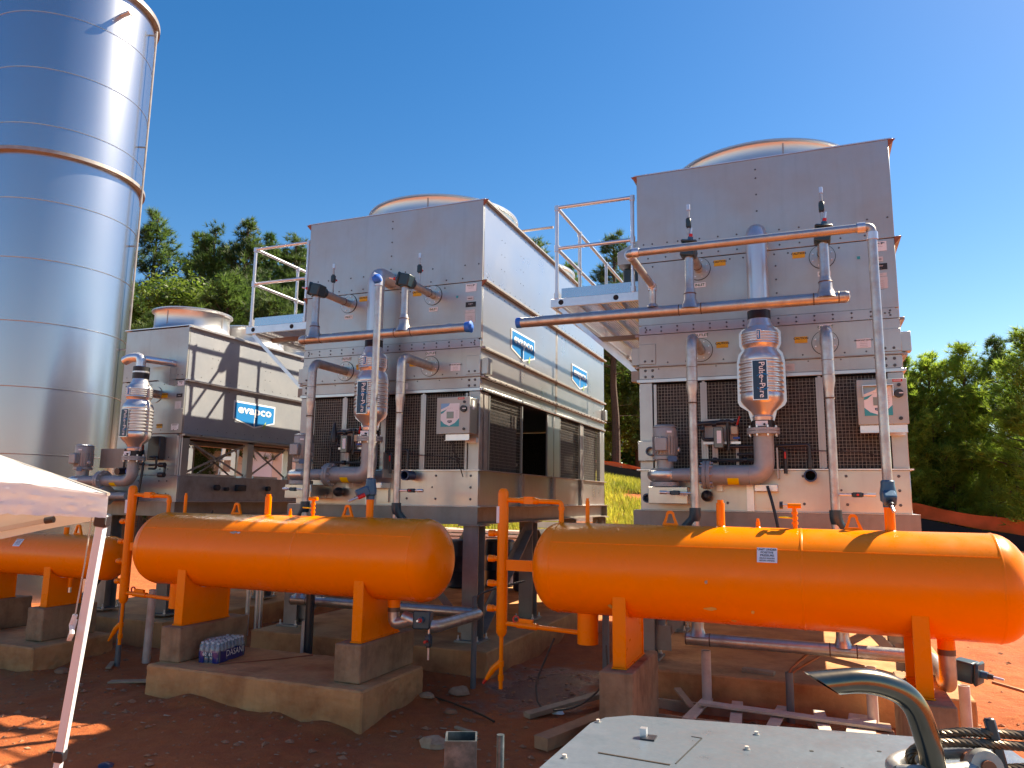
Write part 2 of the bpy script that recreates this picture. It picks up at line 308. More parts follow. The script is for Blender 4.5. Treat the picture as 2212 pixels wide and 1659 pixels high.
def ground():
    def axis(a, b, st, lo, hi):
        c = list(np.arange(a, b+1e-6, st)); d = st; p = c[-1]
        while p < hi: d *= 1.13; p += d; c.append(p)
        d = st; p = c[0]; pre = []
        while p > lo: d *= 1.13; p -= d; pre.append(p)
        return pre[::-1]+c
    xs = axis(-11, 3.5, .075, -420, 420); ys = axis(3.4, 11, .075, -420, 420)
    nx, ny = len(xs), len(ys)
    mb = MB(); mb.v = [(x, y, gh(x, y)) for y in ys for x in xs]
    mb.f = [(j*nx+i, j*nx+i+1, (j+1)*nx+i+1, (j+1)*nx+i) for j in range(ny-1) for i in range(nx-1)]
    g = mb.build('ground', M_SOIL); g['kind'] = 'structure'; g['label'] = 'bare red clay ground of the work yard with wet mud and a bank rising behind'
ground()
def clods():
    mb = MB(); rnd = random.Random(3)
    ico = [(0, 0, 1), (.9, 0, .2), (-.3, .85, .3), (-.6, -.6, .3), (.3, -.8, .25), (.4, .6, -.2), (0, 0, -.5)]
    fcs = [(0, 1, 2), (0, 2, 3), (0, 3, 4), (0, 4, 1), (1, 5, 2), (2, 6, 3), (3, 6, 4), (4, 6, 1), (1, 6, 5), (5, 6, 2)]
    for _ in range(4200):
        x = rnd.uniform(-9.5, 2.5); y = rnd.uniform(3.6, 8.5) if rnd.random() < .8 else rnd.uniform(8, 20); s = rnd.choice([.008, .012, .012, .018, .03]) * rnd.uniform(.7, 1.6); a = rnd.uniform(0, 6.3)
        z = gh(x, y); mb.add([(x+s*(p[0]*cos(a)-p[1]*sin(a))*rnd.uniform(.7, 1.3), y+s*(p[0]*sin(a)+p[1]*cos(a)), z+s*.6*p[2]) for p in ico], fcs)
    o = mb.build('clay_clods', M_STONE, smooth=False, kind='stuff'); o['label'] = 'loose clods and crumbs of red clay scattered over the yard'; o['category'] = 'rubble'
    mb = MB()
    for _ in range(90):
        x = rnd.uniform(-8, -1); y = rnd.uniform(4, 8); s = rnd.uniform(.012, .03); a = rnd.uniform(0, 6.3)
        z = gh(x, y); mb.add([(x+s*(p[0]*cos(a)-p[1]*sin(a))*2, y+s*(p[0]*sin(a)+p[1]*cos(a)), z+.006+s*.25*p[2]) for p in ico], fcs)
    o = mb.build('stone_chips', M_DEBRIS, smooth=False, kind='stuff'); o['label'] = 'pale stone and wood chips lying on the red clay'; o['category'] = 'debris'
clods()

# ---------------------------------------------------------------- silo
def silo():
    c = V(-14.37, 10.16, 0); R = 1.52
    t = thing('steel_silo', 'tall bright metal cylindrical silo at the left edge of the yard', 'silo', (c.x, c.y, .1))
    zs = [.1, 1.55, 2.77, 3.99, 5.2, 6.4, 7.55, 8.5, 9.05, 10.2, 11.37, 12.38]
    for a, b in zip(zs[:-1], zs[1:]):
        MB().lathe(c, Z_, [(R, a+.006), (R, b-.006)], 96, cap=False).build('shell_course', M_SILO, t)
    for z in zs[1:-1]:
        if abs(z-8.5) < .01: continue
        MB().lathe(c, Z_, [(R-.01, z-.012), (R+.006, z-.006), (R+.008, z+.006), (R-.01, z+.012)], 96, cap=False).build('weld_seam', M_SEAM, t)
    for z, rr, hh in ((8.5, .10, .07), (12.40, .10, .10)):
        MB().lathe(c, Z_, [(R-.02, z-hh/2), (R+rr, z-hh/2), (R+rr, z+hh/2), (R-.02, z+hh/2)], 96, cap=False).build('stiffener_ring', M_FLANGE, t)
    MB().lathe(c, Z_, [(0.01, 12.7), (R*.5, 12.58), (R+.02, 12.41)], 64, cap=False).build('roof', M_SILO, t)
    def at(az, r): return V(c.x+r*sin(az), c.y-r*cos(az), 0)
    tocam = math.atan2(-c.x, c.y)    # direction towards the camera measured from -Y
    az = tocam+radians(64)
    p = at(az, R+.14); MB().tube([p+Z_*.2, p+Z_*12.1], .022, 8).build('vent_pipe', M_FLANGE, t)
    for z in (12.0, 9.4, 7.2, 5.0, 2.9):
        MB().bar(at(az, R)+Z_*z, at(az, R+.14)+Z_*z, .02, .03).build('pipe_bracket', M_FLANGE, t)
    az2 = tocam+radians(31); q = at(az2, R)+Z_*11.88; nrm = (at(az2, R+1)-at(az2, R)).normalized()
    n = MB().cyl(q, q+nrm*.26, .05, n=14).build('nozzle', M_BRIGHT, t); MB().cyl(q+nrm*.26, q+nrm*.30, .085, n=16).build('nozzle_flange', M_BRIGHT, n)
silo()

# ---------------------------------------------------------------- foundations and steel stands
def slab(x0, x1, y0, y1, top, label, bev=.012):
    o = solo(MB().box(x0, x1, y0, y1, -.25, top), 'concrete_slab', M_CONC, label, 'slab', 'foundation slabs under the cooling units', bevel=bev); weather(o, .012, 5)
slab(-1.98, 1.21, 7.70, 14.6, .44, 'broad tan concrete slab under the right cooling unit')
slab(-6.58, -3.37, 7.74, 14.6, .44, 'broad concrete slab under the middle cooling unit')
slab(-10.3, -7.95, 7.66, 14.6, .44, 'narrow concrete slab under the smaller left cooling unit')
def stand(xl, xr, label, braces=True, ys=(8.26, 10.1, 12.0, 13.9)):
    t = thing('steel_stand', label, 'steel frame', ((xl+xr)/2, 8.2, .44), 'galvanized stands carrying the cooling units')
    zb = 1.885
    for x in (xl+.1, xr-.1):
        mb = MB(); ibeam(mb, (x, 8.12, zb), (x, 14.1, zb), .205, .2); mb.build('side_beam', M_STEEL, t)
    for y in (8.12, 14.1):
        mb = MB(); ibeam(mb, (xl+.2, y+.1, zb), (xr-.2, y+.1, zb), .203, .19); mb.build('cross_beam', M_STEEL, t)
        MB().box(xl, xr, y-.004, y+.008, zb-.1, zb+.1).build('end_plate', M_STEEL, t)
    for x in (xl+.1, xr-.1):
        for y in ys:
            mb = MB(); ibeam(mb, (x, y, .465), (x, y, 1.765), .2, .2, upv=(0, 1, 0)); c = mb.build('column', M_STEEL, t)
            MB().box(x-.16, x+.16, y-.16, y+.16, .441, .463).build('base_plate', M_STEEL, c)
            MB().box(x-.15, x+.15, y-.15, y+.15, 1.767, 1.781).build('cap_plate', M_STEEL, c)
            mb = MB()
            for a in (-.12, .12):
                for b in (-.13, .13): mb.cyl((x+a, y+b, .463), (x+a, y+b, .52), .011, n=8); mb.cyl((x+a, y+b, .463), (x+a, y+b, .478), .02, n=6)
            mb.build('anchor_bolts', M_BRIGHT, c)
        if braces:
            for ya, yb in ((ys[0], ys[1]), (ys[2], ys[1]), (ys[2], ys[3])):
                p, q = V(x, ya+.12*(1 if yb > ya else -1), .56), V(x, yb-.12*(1 if yb > ya else -1), 1.7)
                mb = MB(); mb.bar(p, q, .012, .13, (0, 0, 1)); mb.bar(p+V(.06, 0, -.05), q+V(.06, 0, -.05), .11, .012, (0, 0, 1)); mb.build('diagonal_brace', M_STEEL, t)
    if braces:
        for (xa, xb) in ((xl+.22, (xl+xr)/2-.1), (xr-.22, (xl+xr)/2+.1)):
            mb = MB(); mb.bar((xa, 8.26, .6), (xb, 8.26, 1.75), .09, .012, (0, 1, 0)); mb.bar((xa, 8.30, .6), (xb, 8.30, 1.75), .012, .09, (0, 1, 0)); mb.build('front_brace', M_STEEL, t)
            MB().box(xa-.06, xa+.14, 8.235, 8.247, .53, .78).build('gusset_plate', M_STEEL, t)
stand(-1.83, .93, 'galvanized beam stand on columns under the right cooling unit')
stand(-6.43, -3.69, 'galvanized beam stand on columns under the middle cooling unit')
stand(-9.75, -8.38, 'dark galvanized stand under the smaller left cooling unit', False, (8.2, 10.2, 12.2, 13.9))

# ---------------------------------------------------------------- logo, labels
def logo(parent, o, u, v, wd, name='logo_sign'):
    """white bordered blue shield with lettering and a leaf"""
    o, u, v = Vector(o), Vector(u), Vector(v); nrm = u.cross(v); k = wd
    h = .30
    s = MB().prism([(-.5*k, -.10*k), (0, -.215*k), (.5*k, -.10*k), (.5*k, .20*k), (-.5*k, .20*k)], o+nrm*.004, u, v, .004).build(name, M_WHITE, parent, smooth=False)
    MB().prism([(-.472*k, -.082*k), (-.014*k, -.188*k), (-.014*k, .172*k), (-.472*k, .172*k)], o+nrm*.0065, u, v, .002).build('shield_field', M_LOGO, s, smooth=False)
    MB().prism([(.014*k, -.188*k), (.472*k, -.082*k), (.472*k, .172*k), (-.014*k, .172*k), (-.014*k, .02*k), (.014*k, .02*k)], o+nrm*.0066, u, v, .002).build('shield_field', M_LOGO, s, smooth=False)
    text('evapco', s, o+v*.07*k, u, v, .19*k, M_WHITE, .03, 1.45, off=.009, spacing=1.04)
    MB().prism([(.2*k, -.20*k), (.23*k, -.13*k), (.28*k, -.08*k), (.275*k, -.15*k), (.24*k, -.215*k)], o+nrm*.010, u, v, .002).build('leaf_mark', M_GREENLEAF, s, smooth=False)
M_GREENLEAF = mat('leaf_green', (.35, .5, .18), 0, .5)
U, Vv = V(1, 0, 0), V(0, 0, 1)
def caution(parent, x, y, z, s=1.0):
    sticker('caution_label', parent, (x, y, z), U, Vv, .125*s, .068*s, M_YEL, [('CAUTION', .032*s, .014*s, M_INK, .03, 1.0), ('- - - - - - - -', .012, -.012*s, M_INK, .02, 1.0), ('- - - - - - - -', .012, -.024*s, M_INK, .02, 1.0)])
def io_label(parent, body, x, y, z):
    sticker('port_label', parent, (x, y, z), U, Vv, .125, .052, M_WHITE, [(body, .040, 0, M_GREEN, .025, 1.0)])
def notes(parent, x, y, z, wd, ht, head=None, n=3, m=None):
    lines = []
    if head: lines.append((head, .020, ht*.32, M_INK, .03, .9))
    for i in range(n): lines.append(('-'*int(wd*90), .018, ht*.15-i*ht*.18, M_INK, .01, 1.0))
    sticker('notice_label', parent, (x, y, z), U, Vv, wd, ht, m or M_PAPER, lines)

# ---------------------------------------------------------------- wire guards
def guard(parent, o, u, du, z0, z1, nrm, step=.0335):
    """one framed wire mesh panel: u runs along the wall"""
    o, u, nrm = Vector(o), Vector(u), Vector(nrm)
    mb = MB(); n = int(du/step); m = int((z1-z0)/step)
    for i in range(1, n): c = o+u*(du*i/n); mb.bar(c+Z_*z0, c+Z_*z1, .0030, .0030, nrm)
    for j in range(1, m): z = z0+(z1-z0)*j/m; mb.bar(o+Z_*z+nrm*.005, o+u*du+Z_*z+nrm*.005, .0030, .0030, nrm)
    mb.build('wire_guard', M_WIRE, parent, smooth=False, kind='stuff')
    for a in (0, du): MB().bar(o+u*a+Z_*z0, o+u*a+Z_*z1, .03, .03, nrm).build('guard_frame', M_PANEL, parent)

# ---------------------------------------------------------------- big condensers (middle and right units)
def condenser(cx, label, flank_open, right_logos):
    xl, xr, y0, y1, ym = cx-1.32, cx+1.32, 8.2, 14.05, 11.12
    t = thing('evaporative_condenser', label, 'cooling unit', (cx, 8.2, 1.99), 'large sheet metal evaporative cooling units')
    th = .03
    # basin
    MB().box(xl, xr, y0, y0+th, 1.995, 2.42).build('basin_panel', M_BASIN, t, .004)
    for s, x in ((-1, xl), (1, xr)):
        for a, b in ((y0+.034, 9.60), (9.608, 10.95), (10.958, 12.44), (12.448, y1)):
            MB().box(x-(th if s > 0 else 0), x+(th if s < 0 else 0), a, b, 1.995, 2.42).build('basin_panel', M_BASIN, t, .003)
        for y in (9.6, 10.95, 12.44):
            MB().box(x-.005, x+.045, y-.07, y-.02, 1.998, 2.415).build('stiffener_channel', M_FLANGE, t) if s > 0 else None
            MB().box(x-.005, x+.035, y+.02, y+.07, 1.998, 2.415).build('stiffener_channel', M_FLANGE, t) if s > 0 else None
    MB().box(xl, xr, y1-th, y1, 1.995, 2.42).build('basin_panel', M_BASIN, t)
    MB().box(xl+.04, xr-.04, y0+.04, y1-.04, 1.996, 2.02).build('basin_floor', M_BASIN, t)
    MB().box(xl-.06, xr+.06, y0-.07, y1+.06, 1.9905, 1.9945).build('base_flange', M_BRIGHT, t)
    MB().box(xl-.03, xr+.03, y0-.045, y0-.002, 2.42, 2.432).build('basin_lip', M_BRIGHT, t)
    for x in (xl-.04, xr-.005): MB().box(x, x+.045, y0, y1, 2.42, 2.432).build('basin_lip', M_FLANGE, t)
    # air inlet section
    for sx in (-1, 1):
        for y in (y0, y1-.03):
            a = cx+sx*1.32; b = cx+sx*1.175
            MB().box(min(a, b), max(a, b), y, y+.03, 2.434, 3.388).build('corner_panel', M_PANEL, t, .004)
        x = xl if sx < 0 else xr-.03
        for a, b in ((y0+.032, y0+.10), (y0+.15, y0+.26), (10.72, 11.0), (11.03, 11.3), (13.78, y1-.034)):
            MB().box(x, x+.03, a, b, 2.434, 3.388).build('side_post', M_PANELB if a > 10 else M_FLANGE, t, .003)
    edges = [-1.165, -.62, -.025, .545, 1.165]
    for a, b in zip(edges[:-1], edges[1:]):
        guard(t, (cx+a+.02, y0+.015, 0), U, b-a-.04, 2.44, 3.37, (0, -1, 0))
        MB().box(cx+a+.01, cx+b-.01, y0+.09, y0+.14, 2.43, 3.38).build('louver_pack', M_LOUVER, t)
    for e in edges[1:-1]: MB().box(cx+e-.016, cx+e+.016, y0-.002, y0+.03, 2.434, 3.388).build('mullion', M_PANEL, t, .003)
    for s, x in ((-1, xl), (1, xr)):
        for k, (a, b) in enumerate(((8.48, 9.66), (9.66, 10.70), (11.3, 12.46), (12.60, 13.76))):
            if s > 0 and flank_open and k == 1: continue
            guard(t, (x-s*.012, a+.02, 0), Y_, b-a-.04, 2.44, 3.37, (s, 0, 0), .042)
            MB().box(min(x-s*.09, x-s*.14), max(x-s*.09, x-s*.14), a+.01, b-.01, 2.43, 3.38).build('louver_pack', M_LOUVER, t)
        MB().box(x-.03 if s > 0 else x, x if s > 0 else x+.03, 12.46, 12.60, 2.434, 3.388).build('mullion', M_FLANGE, t)
    MB().box(xl+.15, xr-.15, y1-.14, y1-.1, 2.43, 3.38).build('louver_pack', M_LOUVER, t)
    MB().box(cx-.03, cx+.03, 11.05, 11.1, 2.03, 3.5).build('inner_divider', M_DARK, t)
    if flank_open:
        MB().tube([(cx+.7, 10.6, 2.05), (cx+.7, 10.6, 3.5)], .03, 8).build('spray_pipe', M_BRIGHT, t); MB().tube([(cx+.7, 10.1, 2.62), (cx+.7, 11.0, 2.62)], .025, 8).build('spray_pipe', M_BRIGHT, t)
    # header strip and casing tiers, front and back
    MB().box(xl-.008, xr+.008, y0-.012, y0+th, 3.392, 3.43).build('louver_top_rail', M_PANELB, t, .003)
    MB().box(xl, xr, y0, y0+th, 3.432, 3.566).build('header_panel', M_PANEL, t, .003)
    MB().box(xl-.012, xr+.012, y0-.025, y0+.002, 3.567, 3.578).build('front_ledge', M_FLANGE, t)
    MB().box(xl, xr, y0+.001, y0+th, 3.58, 3.938).build('casing_panel', M_PANEL, t, .003)
    MB().prism([(-1.315, 0), (1.315, 0), (1.315, .075), (1.28, .105), (-1.28, .105), (-1.315, .075)], (cx, y0-.006, 3.942), U, Z_, .03).build('riveted_band', M_PANEL, t)
    MB().box(xl, xr, y0+.001, y0+th, 4.05, 4.775).build('casing_panel', M_PANEL, t, .003)
    MB().box(xl-.002, xr+.002, y0-.004, y0+th, 4.781, 5.84).build('casing_panel', M_PANEL, t, .003)
    for a, b in ((3.392, 3.938), (3.942, 4.775), (4.781, 5.84)): MB().box(xl, xr, y1-th, y1, a, b).build('casing_panel', M_PANELB, t)
    MB().box(xl+.05, xr-.05, y0+.05, y1-.05, 3.40, 5.80).build('light_block', M_DARK, t)  # near-black box added inside the casing to block light
    MB().box(xl-.03, xr+.03, y0-.012, y1+.03, 5.841, 5.853).build('top_deck', M_BRIGHT, t)
    # flanks
    for s, x in ((-1, xl), (1, xr)):
        def px(a, b): return (x+s*a, x+s*b) if s > 0 else (x+s*b, x+s*a)
        for a, b in ((y0+.034, ym-.045), (ym+.045, y1-.034)):
            for z0, z1, o in ((3.44, 3.55, 0), (3.58, 3.915, 0), (3.95, 4.76, .004), (4.80, 5.82, .006)):
                q = px(-th, o); MB().box(q[0], q[1], a, b, z0, z1).build('flank_panel', M_PANELB, t, .003)
        q = px(-.02, .004); MB().box(q[0], q[1], ym-.045, ym+.045, 3.44, 5.82).build('seam_channel', M_FLANGE, t)
        for z, ov in ((3.40, .03), (3.556, .05), (3.918, .045), (4.765, .06), (5.82, .05)):
            q = px(-.001, ov); MB().box(q[0], q[1], y0+.002, y1, z, z+.030).build('flank_flange', M_FLANGE if z > 3.45 else M_PANELB, t, .003)
        mb = MB()
        for y in np.arange(y0+.15, y1, .19):
            for z in (4.70, 4.86, 5.76): rivet(mb, (x+s*.006, y, z), (s, 0, 0), .008, .004)
            rivet(mb, (x+s*.05, y, 3.56), (s, 0, 0), .010, .012)
        for ys in (8.8, 9.5, 12.0, 12.9):
            for z in (5.1, 5.3, 5.5): rivet(mb, (x+s*.006, ys, z), (s, 0, 0), .006, .004); rivet(mb, (x+s*.006, ys+.11, z), (s, 0, 0), .006, .004)
        mb.build('rivets', M_RIVET, t, smooth=False, kind='stuff')
        q = px(0, .09); MB().box(q[0], q[1], y0+.02, y0+.16, 3.60, 3.80).build('lifting_bracket', M_PANEL, t, .004)
        q = px(0, .07); MB().box(q[0], q[1], y1-.16, y1-.02, 3.60, 3.80).build('lifting_bracket', M_PANEL, t, .004)
        for z in (4.765, 5.82):
            q = px(.0, .075); z_ = z-.06
            MB().prism([(0, 0), (.07, .08), (0, .08)] if s > 0 else [(0, 0), (0, .08), (-.07, .08)], (x, y0-.008, z_), U, Z_, .012).build('angle_end', M_RUST, t)
    for s in (-1, 1): MB().box(cx+s*1.32-(.19 if s > 0 else 0), cx+s*1.32+(.19 if s < 0 else 0), y0-.012, y0, 3.60, 3.83).build('lifting_plate', M_PANEL, t, .003)
    # rivets on the front
    mb = MB(); nf = (0, -1, 0); yf = y0-.004
    for z in (5.72, 5.62, 5.43, 5.24, 5.06, 4.93, 4.86): rivet(mb, (cx, yf, z), nf)
    for dx in (-1.25, -1.15, -.98, -.86, -.62, -.42, -.22, .22, .42, .62, 1.08, 1.27): rivet(mb, (cx+dx, yf, 5.0+.0*abs(dx)), nf)
    for dx in (-1.2, -1.0, -.8, -.6, -.42, -.22, .22, .42, .6, .82, 1.05): rivet(mb, (cx+dx, yf, 4.83), nf)
    for dx in (-1.15, -.75, -.3, -.16, .16, .3, .8, 1.2): rivet(mb, (cx+dx, y0+.001, 4.73), nf)
    for z in (4.6, 4.45, 4.3, 4.15): rivet(mb, (cx+.17, y0+.001, z), nf)
    for i in range(15):
        for z in (3.972, 4.020): rivet(mb, (cx-1.24+i*.177, y0-.006, z), nf, .012)
    for dx in (-1.23, -1.19, 1.19, 1.23): rivet(mb, (cx+dx, y0-.006, 3.996), nf, .011)
    for i in range(13): rivet(mb, (cx-1.2+i*.2, y0+.001, 3.615), nf, .010)
    for i in range(8): rivet(mb, (cx-1.1+i*.31, y0, 3.545), nf, .008)
    for s in (-1, 1):
        for a in (1.17, 1.25):
            for z in (3.46, 3.53): rivet(mb, (cx+s*a, y0, z), nf, .017, .014)
            rivet(mb, (cx+s*a, y0-.012, 3.635), nf, .015, .012)
    for dx in (-1.22, -.4, .35, .75, 1.22):
        for z in (2.08, 2.36): rivet(mb, (cx+dx, y0, z), nf, .016, .012)
    rivet(mb, (cx+1.22, y0, 2.22), nf, .016, .012); rivet(mb, (cx+.7, y0, 2.22), nf, .013)
    mb.build('rivets', M_RIVET, t, smooth=False, kind='stuff')
    # port flanges and labels
    for dx, z, body in ((-.638, 4.65, 'INLET'), (.635, 4.65, 'INLET'), (-.638, 3.73, 'OUTLET'), (.62, 3.73, 'OUTLET')):
        f_ = MB().cyl((cx+dx, y0-.010, z), (cx+dx, y0+.001, z), .125, n=32).build('port_flange', M_PANEL, t)
        MB().lathe((cx+dx, y0-.004, z), Y_, [(.125, 0), (.131, 0), (.131, .004), (.125, .004)], 32, cap=False).build('gasket', M_BLACK, f_)
        mb = MB()
        for k in range(8): a = 2*pi*(k+.5)/8; rivet(mb, (cx+dx+.098*cos(a), y0-.010, z+.098*sin(a)), nf, .011, .01)
        mb.build('flange_bolts', M_BRIGHT, f_, smooth=False)
        io_label(t, body, cx+dx+.01, y0-.001, z-.185 if body == 'INLET' else z+.165)
        caution(t, cx+dx+(.23 if dx < 0 else -.23), y0-.001, z+.045 if dx < 0 else z+.045)
    notes(t, cx+1.17, y0-.001, 4.70, .15, .10, 'Serial No. 7004', 2, M_WHITE)
    sticker('badge_label', t, (cx+1.16, y0-.001, 4.565), U, Vv, .09, .05, M_PAPER, [('evapco', .022, 0, M_INK, .03, 1)])
    sticker('rating_label', t, (cx+1.17, y0-.001, 4.485), U, Vv, .14, .065, M_INK, [('evapco', .022, .008, M_PAPER, .02, 1), ('- - - -', .014, -.018, M_PAPER, .02, 1)])
    notes(t, cx+1.165, y0-.001, 4.40, .13, .035, None, 1); notes(t, cx+1.165, y0-.001, 4.315, .14, .12, None, 5)
    notes(t, cx+.98, y0-.001, 3.70, .135, .095, 'IMPORTANT NOTICE', 4, M_WHITE); notes(t, cx+.26, y0-.001, 3.49, .11, .075, None, 3)
    sticker('dot_label', t, (cx+.98, y0-.001, 4.60), U, Vv, .03, .03, M_TEAL)
    # fans
    for yc in ((y0+ym)/2, (ym+y1)/2):
        f_ = MB().lathe((cx, yc, 5.853), Z_, [(1.20, 0), (1.12, .05), (1.085, .12), (1.085, .30), (1.10, .335), (1.13, .345), (1.13, .365), (1.105, .365), (1.075, .33), (1.075, .0)], 72, cap=False).build('fan_cowl', M_COWL, t)
        for k in range(6):
            a = 2*pi*k/6+.27; d = V(sin(a), -cos(a), 0); c = V(cx, yc, 0)+d*1.088
            MB().bar(c+Z_*5.90, c+Z_*6.19, .014, .012, d).build('cowl_seam', M_FLANGE, f_)
        mb = MB()
        for k in range(6):
            a = 2*pi*k/6; d = V(cos(a), sin(a), 0); e = V(-sin(a), cos(a), 0)
            mb.add([V(cx, yc, 5.98)+d*.15+e*.1+Z_*.04, V(cx, yc, 5.98)+d*1.02+e*.16+Z_*.03, V(cx, yc, 5.98)+d*1.02-e*.16-Z_*.03, V(cx, yc, 5.98)+d*.15-e*.1-Z_*.04], [(0, 1, 2, 3)])
        mb.cyl((cx, yc, 5.86), (cx, yc, 6.06), .18, n=20); mb.build('fan', M_FLANGE, t)
    # fan motor hood on the platform side
    MB().prism([(0, 0), (.34, 0), (.34, .33), (.0, .16)], (xl-.341, 8.62, 4.93), U, Z_, 1.0).build('motor_hood', M_PANEL, t, .004)
    MB().box(xl-.30, xl-.02, 8.72, 9.5, 4.62, 4.91).build('fan_motor', M_VALVE, t, .02)
    MB().cyl((cx-.85, 8.8, 5.853), (cx-.85, 8.8, 6.02), .075, n=18).build('vent_stub', M_BRIGHT, t)
    if right_logos:
        MB().tube([(xr-.5, 10.2, 5.86), (xr-.5, 10.2, 6.15), (xr+.25, 10.2, 6.15)], .02, 8, R=.05).build('lifting_davit', M_PVC, t)
        logo(t, (xr+.008, 9.63, 4.20), (0, 1, 0), (0, 0, 1), .92); logo(t, (xr+.008, 12.38, 4.19), (0, 1, 0), (0, 0, 1), .92)
    return t
condenser(-.445, 'right cooling unit of grey sheet metal, the nearest and largest in view', False, False)
condenser(-5.045, 'middle cooling unit with blue logo shields on its sunlit right side', True, True)
# ---------------------------------------------------------------- smaller condenser on the left
def small_condenser():
    xl, xr, y0, y1 = -9.70, -8.45, 8.2, 13.9; cx = (xl+xr)/2
    t = thing('evaporative_condenser', 'smaller low cooling unit beside the silo with railing shadows on its side', 'cooling unit', (cx, 8.2, 1.99))
    MB().box(xl, xr, y0, y0+.03, 1.995, 2.36).build('basin_panel', M_PANEL, t, .003)
    for x in (xl, xr-.03): MB().box(x, x+.03, y0+.033, y1, 1.995, 2.36).build('basin_panel', M_FLANGE, t, .003)
    MB().box(xl, xr, y1-.03, y1, 1.995, 2.36).build('basin_panel', M_PANEL, t)
    MB().box(xl+.03, xr-.03, y0+.03, y1-.03, 1.996, 2.02).build('basin_floor', M_FLANGE, t)
    MB().box(xl-.05, xr+.06, y0-.06, y1, 1.9905, 1.9945).build('base_flange', M_BRIGHT, t)
    MB().box(xl, xr-.07, y0, y0+.03, 2.365, 2.96).build('casing_panel', M_PANEL, t, .003)
    MB().box(xr-.068, xr-.03, y0-.003, y0+.03, 2.365, 2.93).build('corner_post', M_BRIGHT, t)
    for x in (xl, xr-.1):
        for y in (y0+.04, 9.6, 10.6, 12.0, y1-.1):
            mb = MB(); mb.box(x, x+.1, y, y+.012, 2.362, 2.93); mb.box(x+(.09 if x > cx else 0), x+(.1 if x > cx else .01), y+.012, y+.13, 2.362, 2.93); mb.build('corner_post', M_PANELB, t)
        MB().box(x, x+.1, y0+.033, y1, 2.905, 2.965).build('casing_rail', M_FLANGE, t)
        for a, b in ((8.36, 9.58), (9.72, 10.58)):
            for za, zb in ((2.40, 2.88), (2.88, 2.40)): MB().bar((x+.05, a, za), (x+.05, b, zb), .008, .03).build('tie_rod', M_FLANGE, t)
    for a, b in ((8.5, 9.5), (9.9, 10.5)): MB().box(xl+.3, xr-.12, a, b, 2.363, 2.40).build('strainer_tray', M_BRIGHT, t)
    MB().box(xr-.001, xr+.05, y0+.02, y1, 2.935, 2.962).build('drip_rail', M_PANELB, t)
    for z0, z1 in ((2.97, 3.75), (3.765, 4.545)):
        MB().box(xl, xr, y0, y0+.03, z0, z1).build('casing_panel', M_PANEL, t, .003)
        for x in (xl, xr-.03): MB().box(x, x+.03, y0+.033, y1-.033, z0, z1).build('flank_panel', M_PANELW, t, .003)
        MB().box(xl, xr, y1-.03, y1, z0, z1).build('casing_panel', M_PANEL, t)
    MB().box(xl+.04, xr-.04, y0+.04, y1-.04, 2.98, 4.53).build('light_block', M_DARK, t)  # same kind of added dark filler, stops light passing through the casing
    for z in (3.735, 4.535): MB().box(xr, xr+.045, y0-.01, y1, z, z+.025).build('flank_flange', M_BRIGHT, t)
    MB().box(xl-.03, xr+.03, y0-.02, y1, 4.56, 4.572).build('top_deck', M_BRIGHT, t)
    mb = MB()
    for y in np.arange(y0+.1, y1, .2):
        for z in (3.05, 3.68, 3.83, 4.47): rivet(mb, (xr, y, z), (1, 0, 0), .007, .004)
    for y in (8.7, 9.9, 11.2):
        for z in (4.0, 4.15, 4.3): rivet(mb, (xr, y, z), (1, 0, 0), .007, .004); rivet(mb, (xr, y+.12, z), (1, 0, 0), .007, .004)
    for dx in (.08, .35, .6, .85, 1.1, 1.18):
        for z in (3.02, 3.70, 3.83): rivet(mb, (xl+dx, y0, z), (0, -1, 0), .009, .005)
    for dx in (.2, .5, .9, 1.05):
        for z in (2.1, 2.28, 2.45, 2.62): rivet(mb, (xl+dx, y0, z), (0, -1, 0), .012, .008)
    mb.build('rivets', M_RIVET, t, smooth=False, kind='stuff')
    logo(t, (xr+.002, 9.70, 3.38), (0, 1, 0), (0, 0, 1), .98)
    for yc in (8.86, 10.2, 11.55):
        f_ = MB().lathe((cx, yc, 4.572), Z_, [(.62, 0), (.575, .04), (.555, .1), (.555, .29), (.575, .32), (.60, .33), (.60, .345), (.57, .345), (.545, .31), (.545, 0)], 56, cap=False).build('fan_cowl', M_COWL, t)
        for k in range(4):
            a = 2*pi*k/4+.1; d = V(sin(a), -cos(a), 0); c = V(cx, yc, 0)+d*.557
            MB().bar(c+Z_*4.62, c+Z_*4.88, .01, .008, d).build('cowl_seam', M_FLANGE, f_)
    MB().prism([(0, 0), (.30, 0), (.30, .34), (0, .12)], (xl-.30, 8.5, 3.80), U, Z_, .8).build('motor_hood', M_PANELB, t, .004)
    MB().box(xl-.27, xl-.03, 8.6, 9.2, 3.60, 3.79).build('fan_motor', M_BLUESTL, t, .02)
    MB().prism([(0, 0), (.34, -.12), (.34, .16), (0, .16)], (cx+.1, y0-.12, 3.78), U, Z_, .12).build('spray_header_bracket', M_PANEL, t)
    caution(t, -8.93+.10, y0-.001, 3.53); caution(t, -8.93+.05, y0-.001, 3.08, .9)
    notes(t, -8.53, y0-.001, 3.70, .12, .07, 'Serial No.', 1, M_WHITE); sticker('rating_label', t, (-8.54, y0-.001, 3.52), U, Vv, .11, .055, M_INK, [('evapco', .02, 0, M_PAPER, .02, 1)])
    notes(t, -8.55, y0-.001, 3.38, .12, .11, None, 4); notes(t, -8.58, y0-.001, 3.06, .14, .09, 'IMPORTANT', 3, M_WHITE)
    MB().cyl((-9.0, y0-.012, 3.55), (-9.0, y0, 3.55), .12, n=28).build('port_flange', M_PANEL, t)
    MB().tube([(-8.95, 8.19, 3.55), (-8.95, 8.0, 3.55)], .06, 14).build('port_stub', M_PIPE, t)
